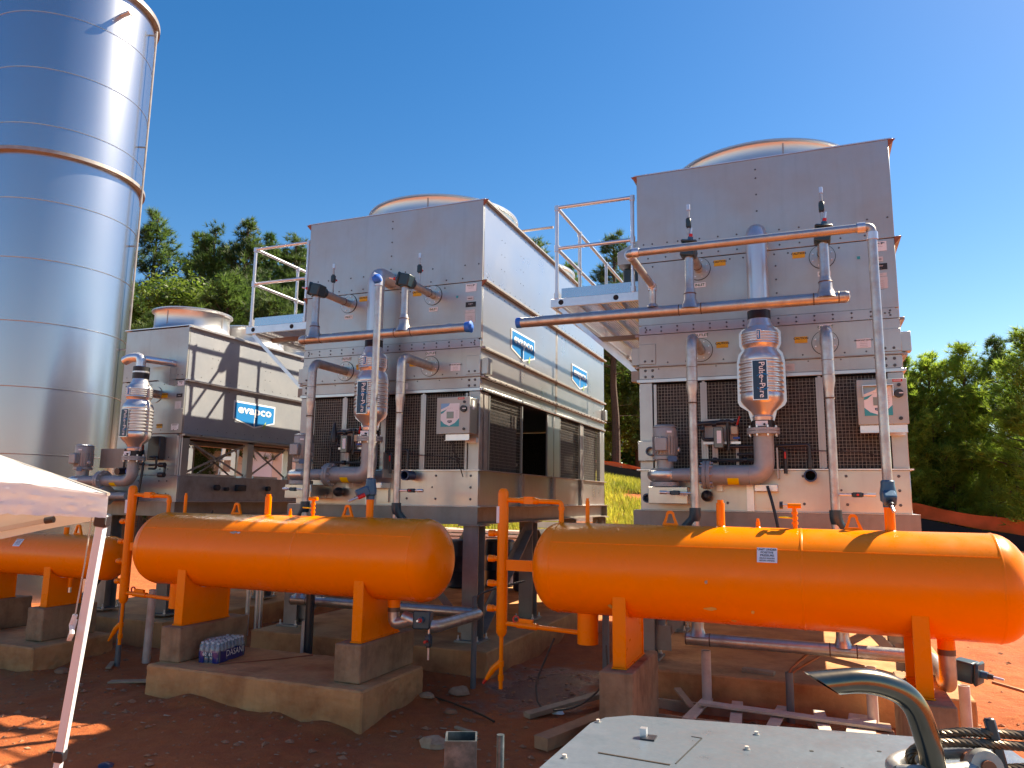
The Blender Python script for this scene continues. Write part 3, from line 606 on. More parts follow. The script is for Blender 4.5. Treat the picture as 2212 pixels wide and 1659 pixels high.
    # side outlets low on the flank
    for y, z, r in ((8.95, 2.2, .045), (9.15, 2.18, .03), (10.1, 2.2, .04)): MB().cyl((xr, y, z), (xr+.06, y, z), r, n=14).build('side_port', M_BLACKP, t)
    MB().box(xr, xr+.07, 9.35, 9.55, 2.15, 2.25).build('float_switch_box', M_BLACKP, t, .01)
M_PANELW = mat('small_unit_sheet', (.29, .315, .35), .35, .45, .2, 2, (.58, .57, .55), .02, 6)  # flank sheets of the small unit, bluish grey with paler mottling
small_condenser()

# ---------------------------------------------------------------- access platforms
def platform(xl, label):
    xo, y0, y1, zd = xl-1.0, 8.24, 14.0, 4.47
    t = thing('access_platform', label, 'platform', ((xl+xo)/2, 8.24, 4.38), 'railed access platforms on the left flanks of the cooling units')
    def holes(mb): return mb
    MB().box(xo-.07, xl-.006, y0, y0+.035, zd-.105, zd).build('end_channel', M_BRIGHT, t, .003)
    for x in (xo+.06, xl-.27):
        h = MB().cyl((x, y0-.003, zd-.05), (x, y0+.001, zd-.05), .032, n=18).build('end_hole', M_DARK, t)
    MB().box(xo-.07, xo-.03, y0+.036, y1, zd-.105, zd).build('side_channel', M_BRIGHT, t, .003)
    MB().box(xo+.06, xl-.01, y0+.02, y0+.024, zd+.006, zd+.125).build('toe_board', M_TOE, t)
    MB().box(xo-.028, xo-.02, y0+.04, y1, zd+.006, zd+.125).build('toe_board', M_BRIGHT, t)
    n = 4; wpl = (xl-.02-(xo-.02))/n
    for k in range(n):
        x0 = xo-.02+k*wpl; mb = MB()
        for e in (x0+.006, x0+wpl-.006): mb.bar((e, y0+.04, zd-.03), (e, y1, zd-.03), .008, .06)
        for j in range(7): e = x0+.03+(wpl-.06)*j/6; mb.bar((e, y0+.04, zd-.005), (e, y1, zd-.005), .012, .006)
        for j in range(96): y = y0+.06+j*.06; mb.bar((x0+.01, y, zd-.006), (x0+wpl-.01, y, zd-.006), .016, .006)
        mb.build('grating_plank', M_BRIGHT, t, smooth=False)
    for y in (y0+.5, 10.2, 12.1, y1-.3): MB().box(xo-.02, xl-.01, y, y+.05, zd-.13, zd-.065).build('cross_bearer', M_STEEL, t)
    for y in (y0+.02, 10.2, 12.1, y1-.2):
        mb = MB(); p, q = V(xo+.03, y+.02, zd-.11), V(xl-.02, y+.02, 3.50); mb.bar(p, q, .05, .007, (0, 1, 0)); mb.bar(p+V(0, .025, 0), q+V(0, .025, 0), .007, .05, (0, 1, 0)); mb.build('diagonal_strut', M_BRIGHT, t)
        MB().box(xl-.10, xl-.012, y-.02, y+.09, 3.42, 3.54).build('strut_bracket', M_STEEL, t)
    r = .0225; tops = zd+1.16; mid = zd+.63
    posts = [(xo-.0, y0+.02), (xl-.07, y0+.02)]+[(xo, y) for y in (9.22, 10.6, 12.0, 13.95)]
    for x, y in posts:
        p = MB().cyl((x, y, zd-.05), (x, y, tops), r, n=12).build('rail_post', M_BRIGHT, t)
        for za, zb_, k_ in ((zd, zd+.07, 1.45), (mid-.04, mid+.04, 1.4), (tops-.05, tops+.012, 1.4)): MB().cyl((x, y, za), (x, y, zb_), r*k_, n=12).build('rail_fitting', M_BRIGHT, p)
    if xl < -5:
        MB().tube([(xo+.12, 10.14, zd), (xo+.12, 10.14, 6.05), (xo+.45, 10.32, 6.15)], .09, 14, R=.16).build('unseen_post', M_STEEL, t)  # unseen post, added for the broad bent shadow on the small unit
        for z in (tops-.01, mid): MB().cyl((xo, 9.9, z), (xl-.06, 9.9, z), r, n=12).build('gate_rail', M_BRIGHT, t)
    for z in (tops-.01, mid):
        MB().cyl((xo, y0+.02, z), (xl-.07, y0+.02, z), r, n=12).build('handrail' if z > mid else 'mid_rail', M_BRIGHT, t)
        MB().cyl((xo, y0+.02, z), (xo, 13.95, z), r, n=12).build('handrail' if z > mid else 'mid_rail', M_BRIGHT, t)
M_TOE = mat('toe_board_sheet', (.55, .58, .60), .85, .22, .2, 3)
platform(-1.765, 'galvanized railed platform bolted to the left side of the right cooling unit')
platform(-6.365, 'galvanized railed platform between the middle and the left cooling units')

# ---------------------------------------------------------------- small valves
def ball_valve(parent, c, d, s=1.0, handle=True):
    """small dark needle valve: body along d"""
    c, d = Vector(c), Vector(d).normalized(); u, v = frame(d)
    b = MB().bar(c-d*.045*s, c+d*.045*s, .05*s, .05*s, u); o = b.build('valve_body', M_VALVE, parent, .006)
    MB().cyl(c-d*.055*s, c+d*.055*s, .021*s, n=10).build('valve_nut', M_BLACKP, o)
    mb = MB(); mb.cyl(c+u*.02*s, c+u*.075*s, .012*s, n=8); mb.build('valve_stem', M_RED, o); return o
def angle_valve(parent, c, stemdir, r=.07, m=None, seal=None):
    """square bonnet shut-off valve"""
    c = Vector(c); d = Vector(stemdir).normalized(); u, v = frame(d); m = m or M_VALVE
    mb = MB(); mb.bar(c-d*.085, c+d*.055, .15, .15, (0, 0, 1)); o = mb.build('valve_body', m, parent, .014, seg=2)
    MB().bar(c+d*.056, c+d*.085, .165, .165, (0, 0, 1)).build('valve_bonnet', m, o, .012)
    mb = MB(); mb.cyl(c+d*.085, c+d*.13, .028, n=12); mb.build('packing_nut', M_VALVEB, o)
    MB().cyl(c+d*.13, c+d*.165, .022, .018, n=10).build('stem_seal', seal or M_RED, o); MB().cyl(c+d*.165, c+d*.23, .010, n=8).build('valve_stem', M_BRIGHT, o); return o

# ---------------------------------------------------------------- inlet headers
def inlet_header(cx, xa, xb, label, eq):
    y = 7.5; z = 4.02; r = .057
    t = thing('inlet_header', label, 'pipe', (cx, y, z), 'inlet pipe headers across the front of the cooling units')
    mb = MB().tube([(xa, y, z), (xb, y, z)], r, 20); mb.build('header_pipe', M_PIPE, t)
    for dx in (-.638, .635):
        x = cx+dx
        mb = MB(); mb.lathe((x, y, z), Z_, [(.105, .0), (.08, .05), (.062, .10), (.060, .16), (.0485, .20), (.046, .22), (.044, .56)], 18, cap=False); mb.build('branch_riser', M_PIPE, t)
        for a in (-.11, .11): MB().lathe((x+a, y, z), X_, [(r, -.006), (r+.003, 0), (r, .006)], 20, cap=False).build('weld_bead', M_RUSTW, t)
        MB().lathe((x, y, z), Z_, [(.062, .152), (.065, .158), (.062, .164)], 18, cap=False).build('weld_bead', M_RUSTW, t)
        vb = angle_valve(t, (x, y, 4.65), (-1, 0, .25) if cx < -2 else (.15, 0, 1), m=M_VALVE)
        MB().cyl((x, y, 4.565), (x, y, 4.60), .065, n=18).build('valve_neck', M_VALVE, vb)
        MB().cyl((x, y+.09, 4.65), (x, y+.15, 4.65), .068, n=18).build('valve_neck', M_VALVE, vb)
        MB().tube([(x, y+.14, 4.65), (x, 8.205, 4.65)], .048, 18).build('inlet_stub', M_PIPE, t)
        MB().lathe((x, 8.08, 4.65), Y_, [(.048, -.008), (.053, 0), (.048, .008)], 18, cap=False).build('weld_bead', M_RUSTW, t)
        # purge valve standing on the stub
        xs, ys = x, y+.33 if cx < -2 else y+.02
        zb = 4.69 if cx < -2 else 4.74
        MB().cyl((xs, ys, zb), (xs, ys, zb+.17), .014, n=10).build('purge_nipple', M_PIPE, t)
        ball_valve(t, (xs, ys, zb+.20), (0, 0, 1), 1.0); MB().cyl((xs, ys, zb+.25), (xs, ys, zb+.36), .013, n=8).build('purge_nipple', M_PIPE, t); MB().cyl((xs, ys, zb+.34), (xs, ys, zb+.40), .020, n=10).build('purge_cap', M_BRIGHT, t)
    if eq == 'right':      # equalising line down to the tank
        pts = [(cx-1.02, 7.5, z+.05), (cx-1.02, 7.5, 4.30), (cx-1.02, 6.4, 4.30), (.525, 6.4, 4.30), (.525, 6.4, 2.26)]
        e = MB().tube(pts, .036, 16, R=.045, k=4).build('equalising_line', M_PIPE, t)
        for p, d in (((cx-1.02, 7.5, 4.28), Z_), ((cx-1.02, 7.44, 4.30), Y_), ((cx-1.02, 6.46, 4.30), Y_), ((cx-.95, 6.4, 4.30), X_), ((.45, 6.4, 4.30), X_), ((.525, 6.4, 4.22), Z_)):
            p = Vector(p); MB().cyl(p-d*.03, p+d*.03, .044, n=16).build('socket_fitting', M_BRIGHT, e)
        MB().lathe((cx-1.02, 7.5, z+.05), Z_, [(.06, 0), (.055, .02), (.04, .035)], 16, cap=False).build('weld_boss', M_PIPE, e)
        MB().cyl((xa-.004, y, z), (xa+.05, y, z), r+.002, n=20).build('tape_cap', M_BLUETAPE, t)
    else:
        e = MB().tube([(-4.08, 6.4, 2.28), (-4.08, 6.4, 4.31)], .036, 16).build('equalising_line', M_PIPE, t)
        MB().tube([(-4.08, 6.4, 4.25), (-4.08, 6.4, 4.33), (-4.13, 6.36, 4.35)], .042, 14, R=.04).build('socket_fitting', M_BRIGHT, e)
        MB().lathe((-4.08, 6.37, 4.31), V(.25, -.8, .3), [(.04, -.06), (.047, -.02), (.05, .03), (.03, .05), (.002, .054)], 14, cap=False).build('tape_cap', M_BLUETAPE, t)
        MB().lathe((xb-.03, y, z), X_, [(r+.002, -.02), (r+.006, .02), (r+.012, .045), (r*.6, .06), (.002, .062)], 18, cap=False).build('tape_cap', M_BLUETAPE, t)
    MB().lathe((xa if eq != 'right' else xb, y, z), X_ if eq == 'right' else -X_, [(r, -.01), (r, .0), (r*.8, .03), (.002, .04)], 18, cap=False).build('end_cap', M_PIPE, t)
M_RUSTW = mat('weld_scale', (.16, .11, .08), .4, .5, .5, 40)
inlet_header(-.445, -2.97, .36, 'long horizontal inlet pipe with two risers and a loop down to the right tank', 'right')
inlet_header(-5.045, -5.86, -3.55, 'shorter horizontal inlet pipe ending in blue tape on the middle cooling unit', 'left')

# ---------------------------------------------------------------- outlet pipes
def outlet_pipe(x, label, side):
    y = 7.5; z = 3.73
    t = thing('outlet_pipe', label, 'pipe', (x, y, .85), 'outlet pipes dropping from the cooling units')
    MB().tube([(x, 8.205, z), (x, y, z), (x, y, 3.28)], .055, 18, R=.14, k=8).build('elbow_pipe', M_PIPE, t)
    MB().lathe((x, y, 3.18), Z_, [(.042, -.12), (.044, -.04), (.056, .04), (.055, .11)], 18, cap=False).build('reducer', M_PIPE, t)
    MB().tube([(x, y, 3.10), (x, y, 2.02)], .041, 18).build('drop_pipe', M_PIPE, t)
    for zz in (3.42, 3.28, 3.06): MB().lathe((x, y, zz), Z_, [(.05, -.006), (.058 if zz > 3.1 else .046, 0), (.05, .006)], 18, cap=False).build('weld_bead', M_RUSTW, t)
    v = MB().tube([(x, y, 2.03), (x, y, 1.93), (x-.10 if side < 0 else x+.06, y+.05, 1.83)], .055, 14, R=.06).build('check_valve', M_VALVE, t)
    MB().tube([(x, y, 1.9), (x, y, .86)], .041, 14).build('lower_drop', M_PIPE, t)
    d = V(-1, 0, .02) if x < -1.0 and side < 0 else V(1, 0, 0)
    c = V(x, y, 2.17)
    MB().cyl(c, c+d*.30, .012, n=10).build('gauge_nipple', M_BRIGHT, t); ball_valve(t, c+d*.19, d, .9); MB().cyl(c+d*.27, c+d*.34, .019, n=10).build('gauge_cap', M_BRIGHT, t)
outlet_pipe(-1.083, 'left outlet drop pipe in front of the pump on the right cooling unit', -1)
outlet_pipe(.175, 'right outlet drop pipe of the right cooling unit, beside the control panel', 1)
outlet_pipe(-5.683, 'left outlet drop pipe with bent elbow on the middle cooling unit', -1)
outlet_pipe(-4.425, 'right outlet drop pipe with bent elbow on the middle cooling unit', 1)
def liquid_line(dx, label, z):
    y = 7.5
    t = thing('liquid_line', label, 'pipe', (dx-.445, y, z))
    xe = .95+dx
    right = dx > -1
    MB().tube([(-1.2+dx, y, z), (.86, y, z), (.86, 6.75, z)] if right else [(-1.2+dx, y, z), (xe+.3, y, z), (xe+.3, 6.4, z+.02), (.95+dx, 6.4, .98)], .058, 18, R=.12, k=6).build('liquid_pipe', M_PIPE, t)
    for x in (-1.083+dx, .18+dx):
        MB().lathe((x, y, z), Z_, [(.085, .03), (.065, .07), (.056, .11), (.055, .17)], 16, cap=False).build('branch_tee', M_PIPE, t)
        for a in (-.11, .11): MB().lathe((x+a, y, z), X_, [(.058, -.006), (.062, 0), (.058, .006)], 18, cap=False).build('weld_bead', M_RUSTW, t)
    x = .84+dx
    el = MB().tube([(x, 6.4, 1.06), (x, 6.4, .80), (x, 6.6, .80), (x+.02, 6.78, z)] if right else [(x, 6.4, 1.06), (x, 6.4, .90), (x+.2, 6.4, .96)], .057, 16, R=.10 if right else .09).build('outlet_elbow', M_PIPE, t)
    MB().cyl((x, 6.4, 1.06), (x, 6.4, 1.02), .06, n=16).build('scorched_joint', M_RUSTW, el)
    angle_valve(t, (x+.16, 6.62, .88) if right else (x+.33, 6.38, .97), (.9, -.45, -.1) if right else (.25, -1, .1), m=M_VALVE, seal=M_BLACKP if right else None)
    if dx < -1:
        MB().cyl((x+.40, 6.36, .92), (x+.40, 6.36, .62), .010, n=8).build('drain_nipple', M_BRIGHT, t); ball_valve(t, (x+.40, 6.36, .79), (0, 0, -1), 1.1)
liquid_line(0, 'horizontal liquid pipe under the right orange tank', .80)
liquid_line(-4.6, 'horizontal liquid pipe with shut-off valve under the middle orange tank', .88)

# ---------------------------------------------------------------- water treatment chambers
def chamber(cx, cy, zs, k, label, riser_top, group='water treatment chambers on the spray risers'):
    """zs: height offset; k: size"""
    t = thing('water_treatment_chamber', label, 'chamber', (cx, cy, 2.7+zs), group)
    def Z(z): return 2.1+(z-2.1)*k+zs
    c = V(cx, cy, 0)
    prof = [(.092, Z(2.86)), (.098, Z(2.90)), (.088, Z(2.915)), (.098, Z(2.93)), (.105, Z(2.95)), (.175, Z(3.02)), (.198, Z(3.06)), (.200, Z(3.10))]
    for i in range(7):
        z = 3.125+i*.046; prof += [(.194, Z(z)), (.206, Z(z+.012)), (.206, Z(z+.024)), (.194, Z(z+.036))]
    prof += [(.197, Z(3.455)), (.185, Z(3.50)), (.155, Z(3.545)), (.148, Z(3.565)), (.155, Z(3.585)), (.170, Z(3.605))]
    for i in range(4):
        z = 3.62+i*.027; prof += [(.168, Z(z)), (.175, Z(z+.007)), (.175, Z(z+.016)), (.168, Z(z+.023))]
    prof += [(.165, Z(3.74)), (.135, Z(3.77)), (.125, Z(3.79)), (.125, Z(3.80)), (.108, Z(3.83)), (.105, Z(3.87))]
    prof = [(r*k, z) for r, z in prof]
    MB().lathe(c, Z_, prof, 40).build('chamber_body', M_CHAMBER, t)
    out = [(.105, 2.86), (.125, 2.93), (.13, 2.96), (.205, 3.01), (.225, 3.05), (.222, 3.44), (.205, 3.52), (.172, 3.56), (.195, 3.61), (.195, 3.73), (.165, 3.77), (.12, 3.79)]
    poly = [(r*k, Z(z)) for r, z in out]+[(-r*k, Z(z)) for r, z in out[::-1]]
    MB().prism(poly, (cx, cy-.003, 0), U, Z_, .006).build('seam_flange', M_CHAMBER, t)
    MB().cyl((cx, cy, Z(2.80)), (cx, cy, Z(2.865)), .104*k, n=28).build('rubber_coupling', M_BLACK, t)
    cl = MB().box(cx-.06*k, cx+.05*k, cy-.115*k, cy-.10*k, Z(2.805), Z(2.855)).build('clamp_plate', M_WHITE, t); MB().cyl((cx+.02*k, cy-.116*k, Z(2.82)), (cx+.02*k, cy-.135*k, Z(2.82)), .012, n=8).build('clamp_bolt', M_INK, cl)
    fl = MB().cyl((cx, cy, Z(2.735)), (cx, cy, Z(2.762)), .152*k, n=32).build('pipe_flange', M_GREYP, t); MB().cyl((cx, cy, Z(2.766)), (cx, cy, Z(2.793)), .152*k, n=32).build('pipe_flange', M_GREYP, t)
    mb = MB()
    for i in range(8):
        a = 2*pi*(i+.5)/8; p = V(cx+.128*k*cos(a), cy+.128*k*sin(a), 0); mb.cyl(p+Z_*Z(2.715), p+Z_*Z(2.815), .011, n=8)
    mb.build('flange_bolts', M_BRIGHT, fl)
    # upper rubber sleeve and riser
    MB().cyl((cx, cy, Z(3.86)), (cx, cy, Z(4.03)), .108*k, n=28).build('rubber_sleeve', M_BLACK, t)
    MB().lathe((cx, cy, Z(3.955)), Z_, [(.108*k, -.012), (.111*k, -.01), (.111*k, .01), (.108*k, .012)], 28, cap=False).build('band_clamp', M_BRIGHT, t)
    # name plate
    o = V(cx, cy-.207*k, Z(3.235)); w_, h_ = .125*k, .37*k
    pl = MB().box(o.x-w_/2-.008, o.x+w_/2+.008, o.y, o.y+.05, o.z-h_/2-.008, o.z+h_/2+.008).build('name_plate', M_BRIGHT, t)
    MB().box(o.x-w_/2, o.x+w_/2, o.y-.003, o.y, o.z-h_/2, o.z+h_/2).build('plate_field', M_NAVY, pl, smooth=False)
    text('Pulse~Pure', pl, (o.x+.018*k, o.y-.0035, o.z), (0, 0, -1), (1, 0, 0), .074*k, M_WHITE, .012, 1.02)
    text('(   )', pl, (o.x+.032*k, o.y-.0035, o.z-.02), (0, 0, -1), (1, 0, 0), .11*k, M_LOGO, .004, 1.1)
    s = MB().box(cx-.022*k, cx+.022*k, cy-.183*k, cy-.165*k, Z(3.625), Z(3.725)).build('emblem_plate', M_WHITE, t); MB().box(cx-.016*k, cx+.016*k, cy-.186*k, cy-.183*k, Z(3.632), Z(3.718)).build('emblem_field', M_LOGO, s)
    text('evapco', s, (cx, cy-.1865*k, Z(3.675)), (0, 0, -1), (1, 0, 0), .024*k, M_WHITE, .03, 1)
    if riser_top: MB().tube([(cx, cy, Z(4.02)), (cx, cy, riser_top), (cx, 8.205, riser_top)], .1*k, 24, R=.16, k=10).build('spray_riser', M_CHAMBER, t)
    return t
chamber(-.445, 7.86, 0, 1.046, 'silver ribbed water treatment chamber on the right cooling unit, facing the camera', 4.90)
chamber(-5.045, 7.86, 0, 1.046, 'silver ribbed water treatment chamber behind the white lit pipe on the middle cooling unit', 4.90)
tc = chamber(-8.88, 7.80, -.20, 1.03, 'small water treatment chamber with bright blue collar beside the silo', None)
MB().cyl((-8.90, 7.8, 3.79), (-8.90, 7.8, 3.90), .075, n=20).build('blue_collar', M_BLUETAPE, tc); MB().cyl((-8.90, 7.8, 3.70), (-8.90, 7.8, 3.80), .062, n=20).build('neck_sleeve', M_BLACK, tc)
MB().tube([(-8.90, 7.8, 3.88), (-8.90, 7.8, 4.04), (-9.12, 7.8, 4.04), (-9.22, 7.8, 4.0)], .066, 18, R=.09).build('spray_elbow', M_BRIGHT, tc)
MB().tube([(-8.90, 7.86, 4.02), (-8.7, 8.15, 4.0), (-8.7, 8.2, 4.0)], .05, 14).build('spray_branch', M_BRIGHT, tc)

# ---------------------------------------------------------------- circulation pumps
def pump(px, cy, zb, ex, label, k=1.0):
    """vertical motor pump at px with discharge pipe to the elbow under a chamber at ex"""
    t = thing('circulation_pump', label, 'pump', (px, cy, zb-.15))
    mo = MB().lathe((px, cy, 0), Z_, [(.105, zb+.15), (.118, zb+.17), (.118, zb+.36)], 28).build('motor', M_GREYP, t)
    mb = MB()
    for i in range(22): a = 2*pi*i/22; d = V(cos(a), sin(a), 0); mb.bar(V(px, cy, zb+.17)+d*.122, V(px, cy, zb+.36)+d*.122, .008, .016, d)
    mb.build('cooling_fins', M_GREYP, mo)
    MB().lathe((px, cy, 0), Z_, [(.123, zb+.352), (.124, zb+.43), (.118, zb+.452)], 28).build('fan_cover', M_GREYP, mo)
    MB().lathe((px, cy, 0), Z_, [(.126, zb+.455), (.126, zb+.463), (.09, zb+.482), (.002, zb+.487)], 28).build('rain_cap', M_CAPB, mo)
    tb = MB().box(px-.075, px+.055, cy-.19, cy-.115, zb+.20, zb+.34).build('terminal_box', M_GREYP, mo, .01); MB().box(px-.03, px+.015, cy-.193, cy-.19, zb+.315, zb+.330).build('rating_plate', M_SKYB, tb) if False else None
    sticker('motor_label', mo, (px+.07, cy-.128, zb+.40), V(.9, .4, 0), Z_, .05, .02, M_WHITE)
    sticker('name_label', mo, (px+.10, cy-.14, zb+.12), V(1, .1, 0), Z_, .09, .055, M_LOGOP)
    MB().lathe((px, cy, 0), Z_, [(.085, zb+.02), (.085, zb+.11), (.13, zb+.12), (.13, zb+.15), (.105, zb+.152)], 24).build('motor_bracket', M_GREYP, t)
    # volute
    mb = MB(); mb.lathe((px-.01, cy, zb-.04), Z_, [(.06, -.075), (.13, -.07), (.17, -.035), (.178, 0), (.17, .035), (.13, .06), (.08, .065)], 28); mb.build('volute', M_CHAMBER, t)
    MB().tube([(px, cy-.10, zb-.04), (ex-.60, cy-.02, zb-.04)], .07, 18, rs=[.06, .075]).build('discharge_nozzle', M_GREYP, t)
    fl = MB().cyl((ex-.60, cy, zb-.04), (ex-.565, cy, zb-.04), .145, n=28).build('pipe_flange', M_GREYP, t); MB().cyl((ex-.56, cy, zb-.04), (ex-.525, cy, zb-.04), .145, n=28).build('pipe_flange', M_GREYP, t)
    mb = MB()
    for i in range(8): a = 2*pi*i/8; p = V(0, cy+.12*cos(a), zb-.04+.12*sin(a)); mb.cyl(p+X_*(ex-.625), p+X_*(ex-.50), .011, n=8)
    mb.build('flange_bolts', M_BRIGHT, fl)
    r = .098*k
    dp = MB().tube([(ex-.53, cy, zb-.04), (ex, cy, zb-.04), (ex, cy, zb+.38)], r, 24, R=.15, k=10).build('discharge_pipe', M_GREYP, t)
    for x in (ex-.37, ex-.14): MB().lathe((x, cy, zb-.04), X_, [(r, -.006), (r+.004, 0), (r, .006)], 24, cap=False).build('weld_bead', M_GREYP, dp)
    mb = MB(); mb.lathe((ex-.30, cy, zb-.04), X_, [(r+.002, -.055), (r+.002, .055)], 24, cap=False, a0=radians(20), a1=radians(110)); mb.build('flow_label', M_YELLOW, dp, smooth=True)
    MB().lathe((ex, cy, zb+.40), Z_, [(r, -.06), (r+.012, -.02), (r+.012, .0)], 24, cap=False).build('flange_neck', M_GREYP, dp)
    # suction foot
    MB().cyl((px-.01, cy, zb-.16), (px-.01, cy, zb-.115), .15, n=28).build('suction_flange', M_GREYP, t)
    MB().box(px-.16, px+.24, cy-.12, 8.2, zb-.335, zb-.165).build('suction_box', M_BASIN, t, .005)
    MB().lathe((px+.15, cy-.03, zb+.22), V(1, -.3, 0), [(.02, -.006), (.026, 0), (.02, .006)], 14).build('lifting_eye', M_BRIGHT, t)
M_CAPB = mat('motor_cap', (.30, .33, .36), .3, .35); M_LOGOP = mat('pump_label_blue', (.03, .10, .22), 0, .4)
pump(-1.43, 7.86, 2.40, -.445, 'vertical motor pump with silver discharge pipe on the right cooling unit')
pump(-6.03, 7.86, 2.40, -5.045, 'vertical motor pump partly behind the outlet pipe on the middle cooling unit')
pump(-9.86, 7.80, 2.31, -8.88, 'small vertical motor pump with blue label beside the silo', .78)
# ---------------------------------------------------------------- control panels
def control_panel(cx, label, hood):
    x0, x1, yf, yb, z0, z1 = cx+.88, cx+1.31, 7.93, 8.16, 2.845, 3.285
    t = thing('control_panel', label, 'control panel', ((x0+x1)/2, yb, z0), 'grey electrical control panels')
    MB().box(x0, x1, yf+.02, yb, z0+.004, z1-.004).build('enclosure', M_STEELBOX, t, .006)
    d = MB().box(x0-.004, x1+.004, yf, yf+.018, z0, z1).build('door', M_ENCL, t, .006, seg=2)
    a, b, c, e = x0+.055, x0+.30, z0+.085, z1-.075
    sc = MB().box(a, b, yf-.003, yf-.0002, c, e).build('keypad_overlay', M_WHITE, d, smooth=False)
    MB().prism([(0, 0), (.20, 0), (.11, .012), (.05, .035), (0, .08)], (a, yf-.0045, c), U, Z_, .001).build('wave_print', M_TEAL, sc, smooth=False)
    MB().prism([(.245, 0), (.245, .10), (.19, .045), (.12, .012), (.10, 0)], (a, yf-.0048, c), U, Z_, .001).build('wave_print', M_TEAL, sc, smooth=False)
    MB().prism([(0, .18), (.08, .21), (.03, .165), (0, .155)], (a, yf-.0045, c), U, Z_, .001).build('wave_print', M_TEAL, sc, smooth=False)
    MB().prism([(0, .21), (.10, .25), (.12, .28), (0, .28)], (a, yf-.0042, c), U, Z_, .001).build('wave_print', M_SKYB, sc, smooth=False)
    MB().box(a+.08, a+.17, yf-.0075, yf-.003, c+.10, c+.18).build('display_screen', M_SCREEN, sc)
    MB().prism([(-.028, .0), (-.028, -.02), (0, -.03), (.028, -.02), (.028, 0)], (a+.12, yf-.005, c+.075), U, Z_, .0015).build('emblem', M_NAVY, sc, smooth=False)
    text('evapco', sc, (a+.12, yf-.0075, c+.064), U, Z_, .014, M_WHITE, .03, 1, off=0)
    text('- - - - - - -', sc, (a+.12, yf-.0045, c+.225), U, Z_, .018, M_INK, .02, 1, off=0)
    for i in range(6): text('- ---', sc, (a+.21, yf-.0045, c+.19-i*.016), U, Z_, .016, M_INK, .02, 1, off=0)
    if hood:
        mb = MB(); mb.box(a-.012, b+.012, yf-.07, yf, e+.005, e+.012); mb.box(a-.012, a-.006, yf-.06, yf, e-.10, e+.005); mb.box(b+.006, b+.012, yf-.06, yf, e-.10, e+.005); mb.build('sun_hood', M_BRIGHT, d)
    kx = x1-.07
    k = MB().cyl((kx, yf-.035, z1-.145), (kx, yf-.0002, z1-.145), .038, .042, n=24).build('rotary_switch', M_BLACKP, d); MB().box(kx-.002, kx+.035, yf-.045, yf-.035, z1-.15, z1-.14).build('switch_pointer', M_WHITE, k)
    for z in (z1-.062, z0+.055): MB().cyl((x1-.065, yf-.012, z), (x1-.065, yf-.0002, z), .017, n=16).build('door_latch', M_BLACKP, d)
    sticker('danger_label', d, (x1-.11 if not hood else x1-.075, yf-.0005, z1-.018), U, Vv, .085, .026, M_RED, [('DANGER', .016, 0, M_WHITE, .02, 1)])
    sticker('side_label', t, (x1+.001, yf+.11, z1-.09), Y_, Z_, .05, .11, M_WHITE)
    br = MB().box(x0+.01 if hood else x0+.11, x1-.01, yf+.03, yf+.036, z0-.075, z0-.004).build('mounting_bracket', M_BRIGHT, t)
    MB().box(x0+.01 if hood else x0+.11, x1-.01, yf+.0, yf+.03, z0-.078, z0-.072).build('bracket_lip', M_BRIGHT, br)
    for x in (x0+.08, x0+.15, x0+.19): MB().cyl((x, yf+.08, z0-.05), (x, yf+.08, z0+.01), .017, n=12).build('cable_gland', M_BLACKP, t)
    MB().tube([(x0+.15, yf+.08, z0-.04), (x0+.19, yf+.08, z0-.2), (x0+.24, yf+.16, z0-.36), (x0+.26, yf+.22, z0-.5)], .006, 6, R=.1).build('cable', M_BLACK, t)
    MB().tube([(x0+.19, yf+.08, z0-.04), (x0+.20, yf+.08, z0-.2), (x0+.26, yf+.16, z0-.33), (x0+.05, yf+.20, z0-.25), (cx+.2, yf+.2, z0-.22)], .005, 6, R=.1).build('cable', M_BLACK, t)
    for z in (z0-.06, z1-.02): MB().box(x1-.15, x1-.01, yb, 8.2, z-.03, z+.03).build('wall_bracket', M_BRIGHT, t)
M_STEELBOX = mat('enclosure_side', (.42, .42, .40), .7, .3, .2, 5)
control_panel(-.445, 'grey control panel with sun hood behind the tall pipe on the right cooling unit', True)
control_panel(-5.045, 'grey control panel with blue and white display on the middle cooling unit', False)

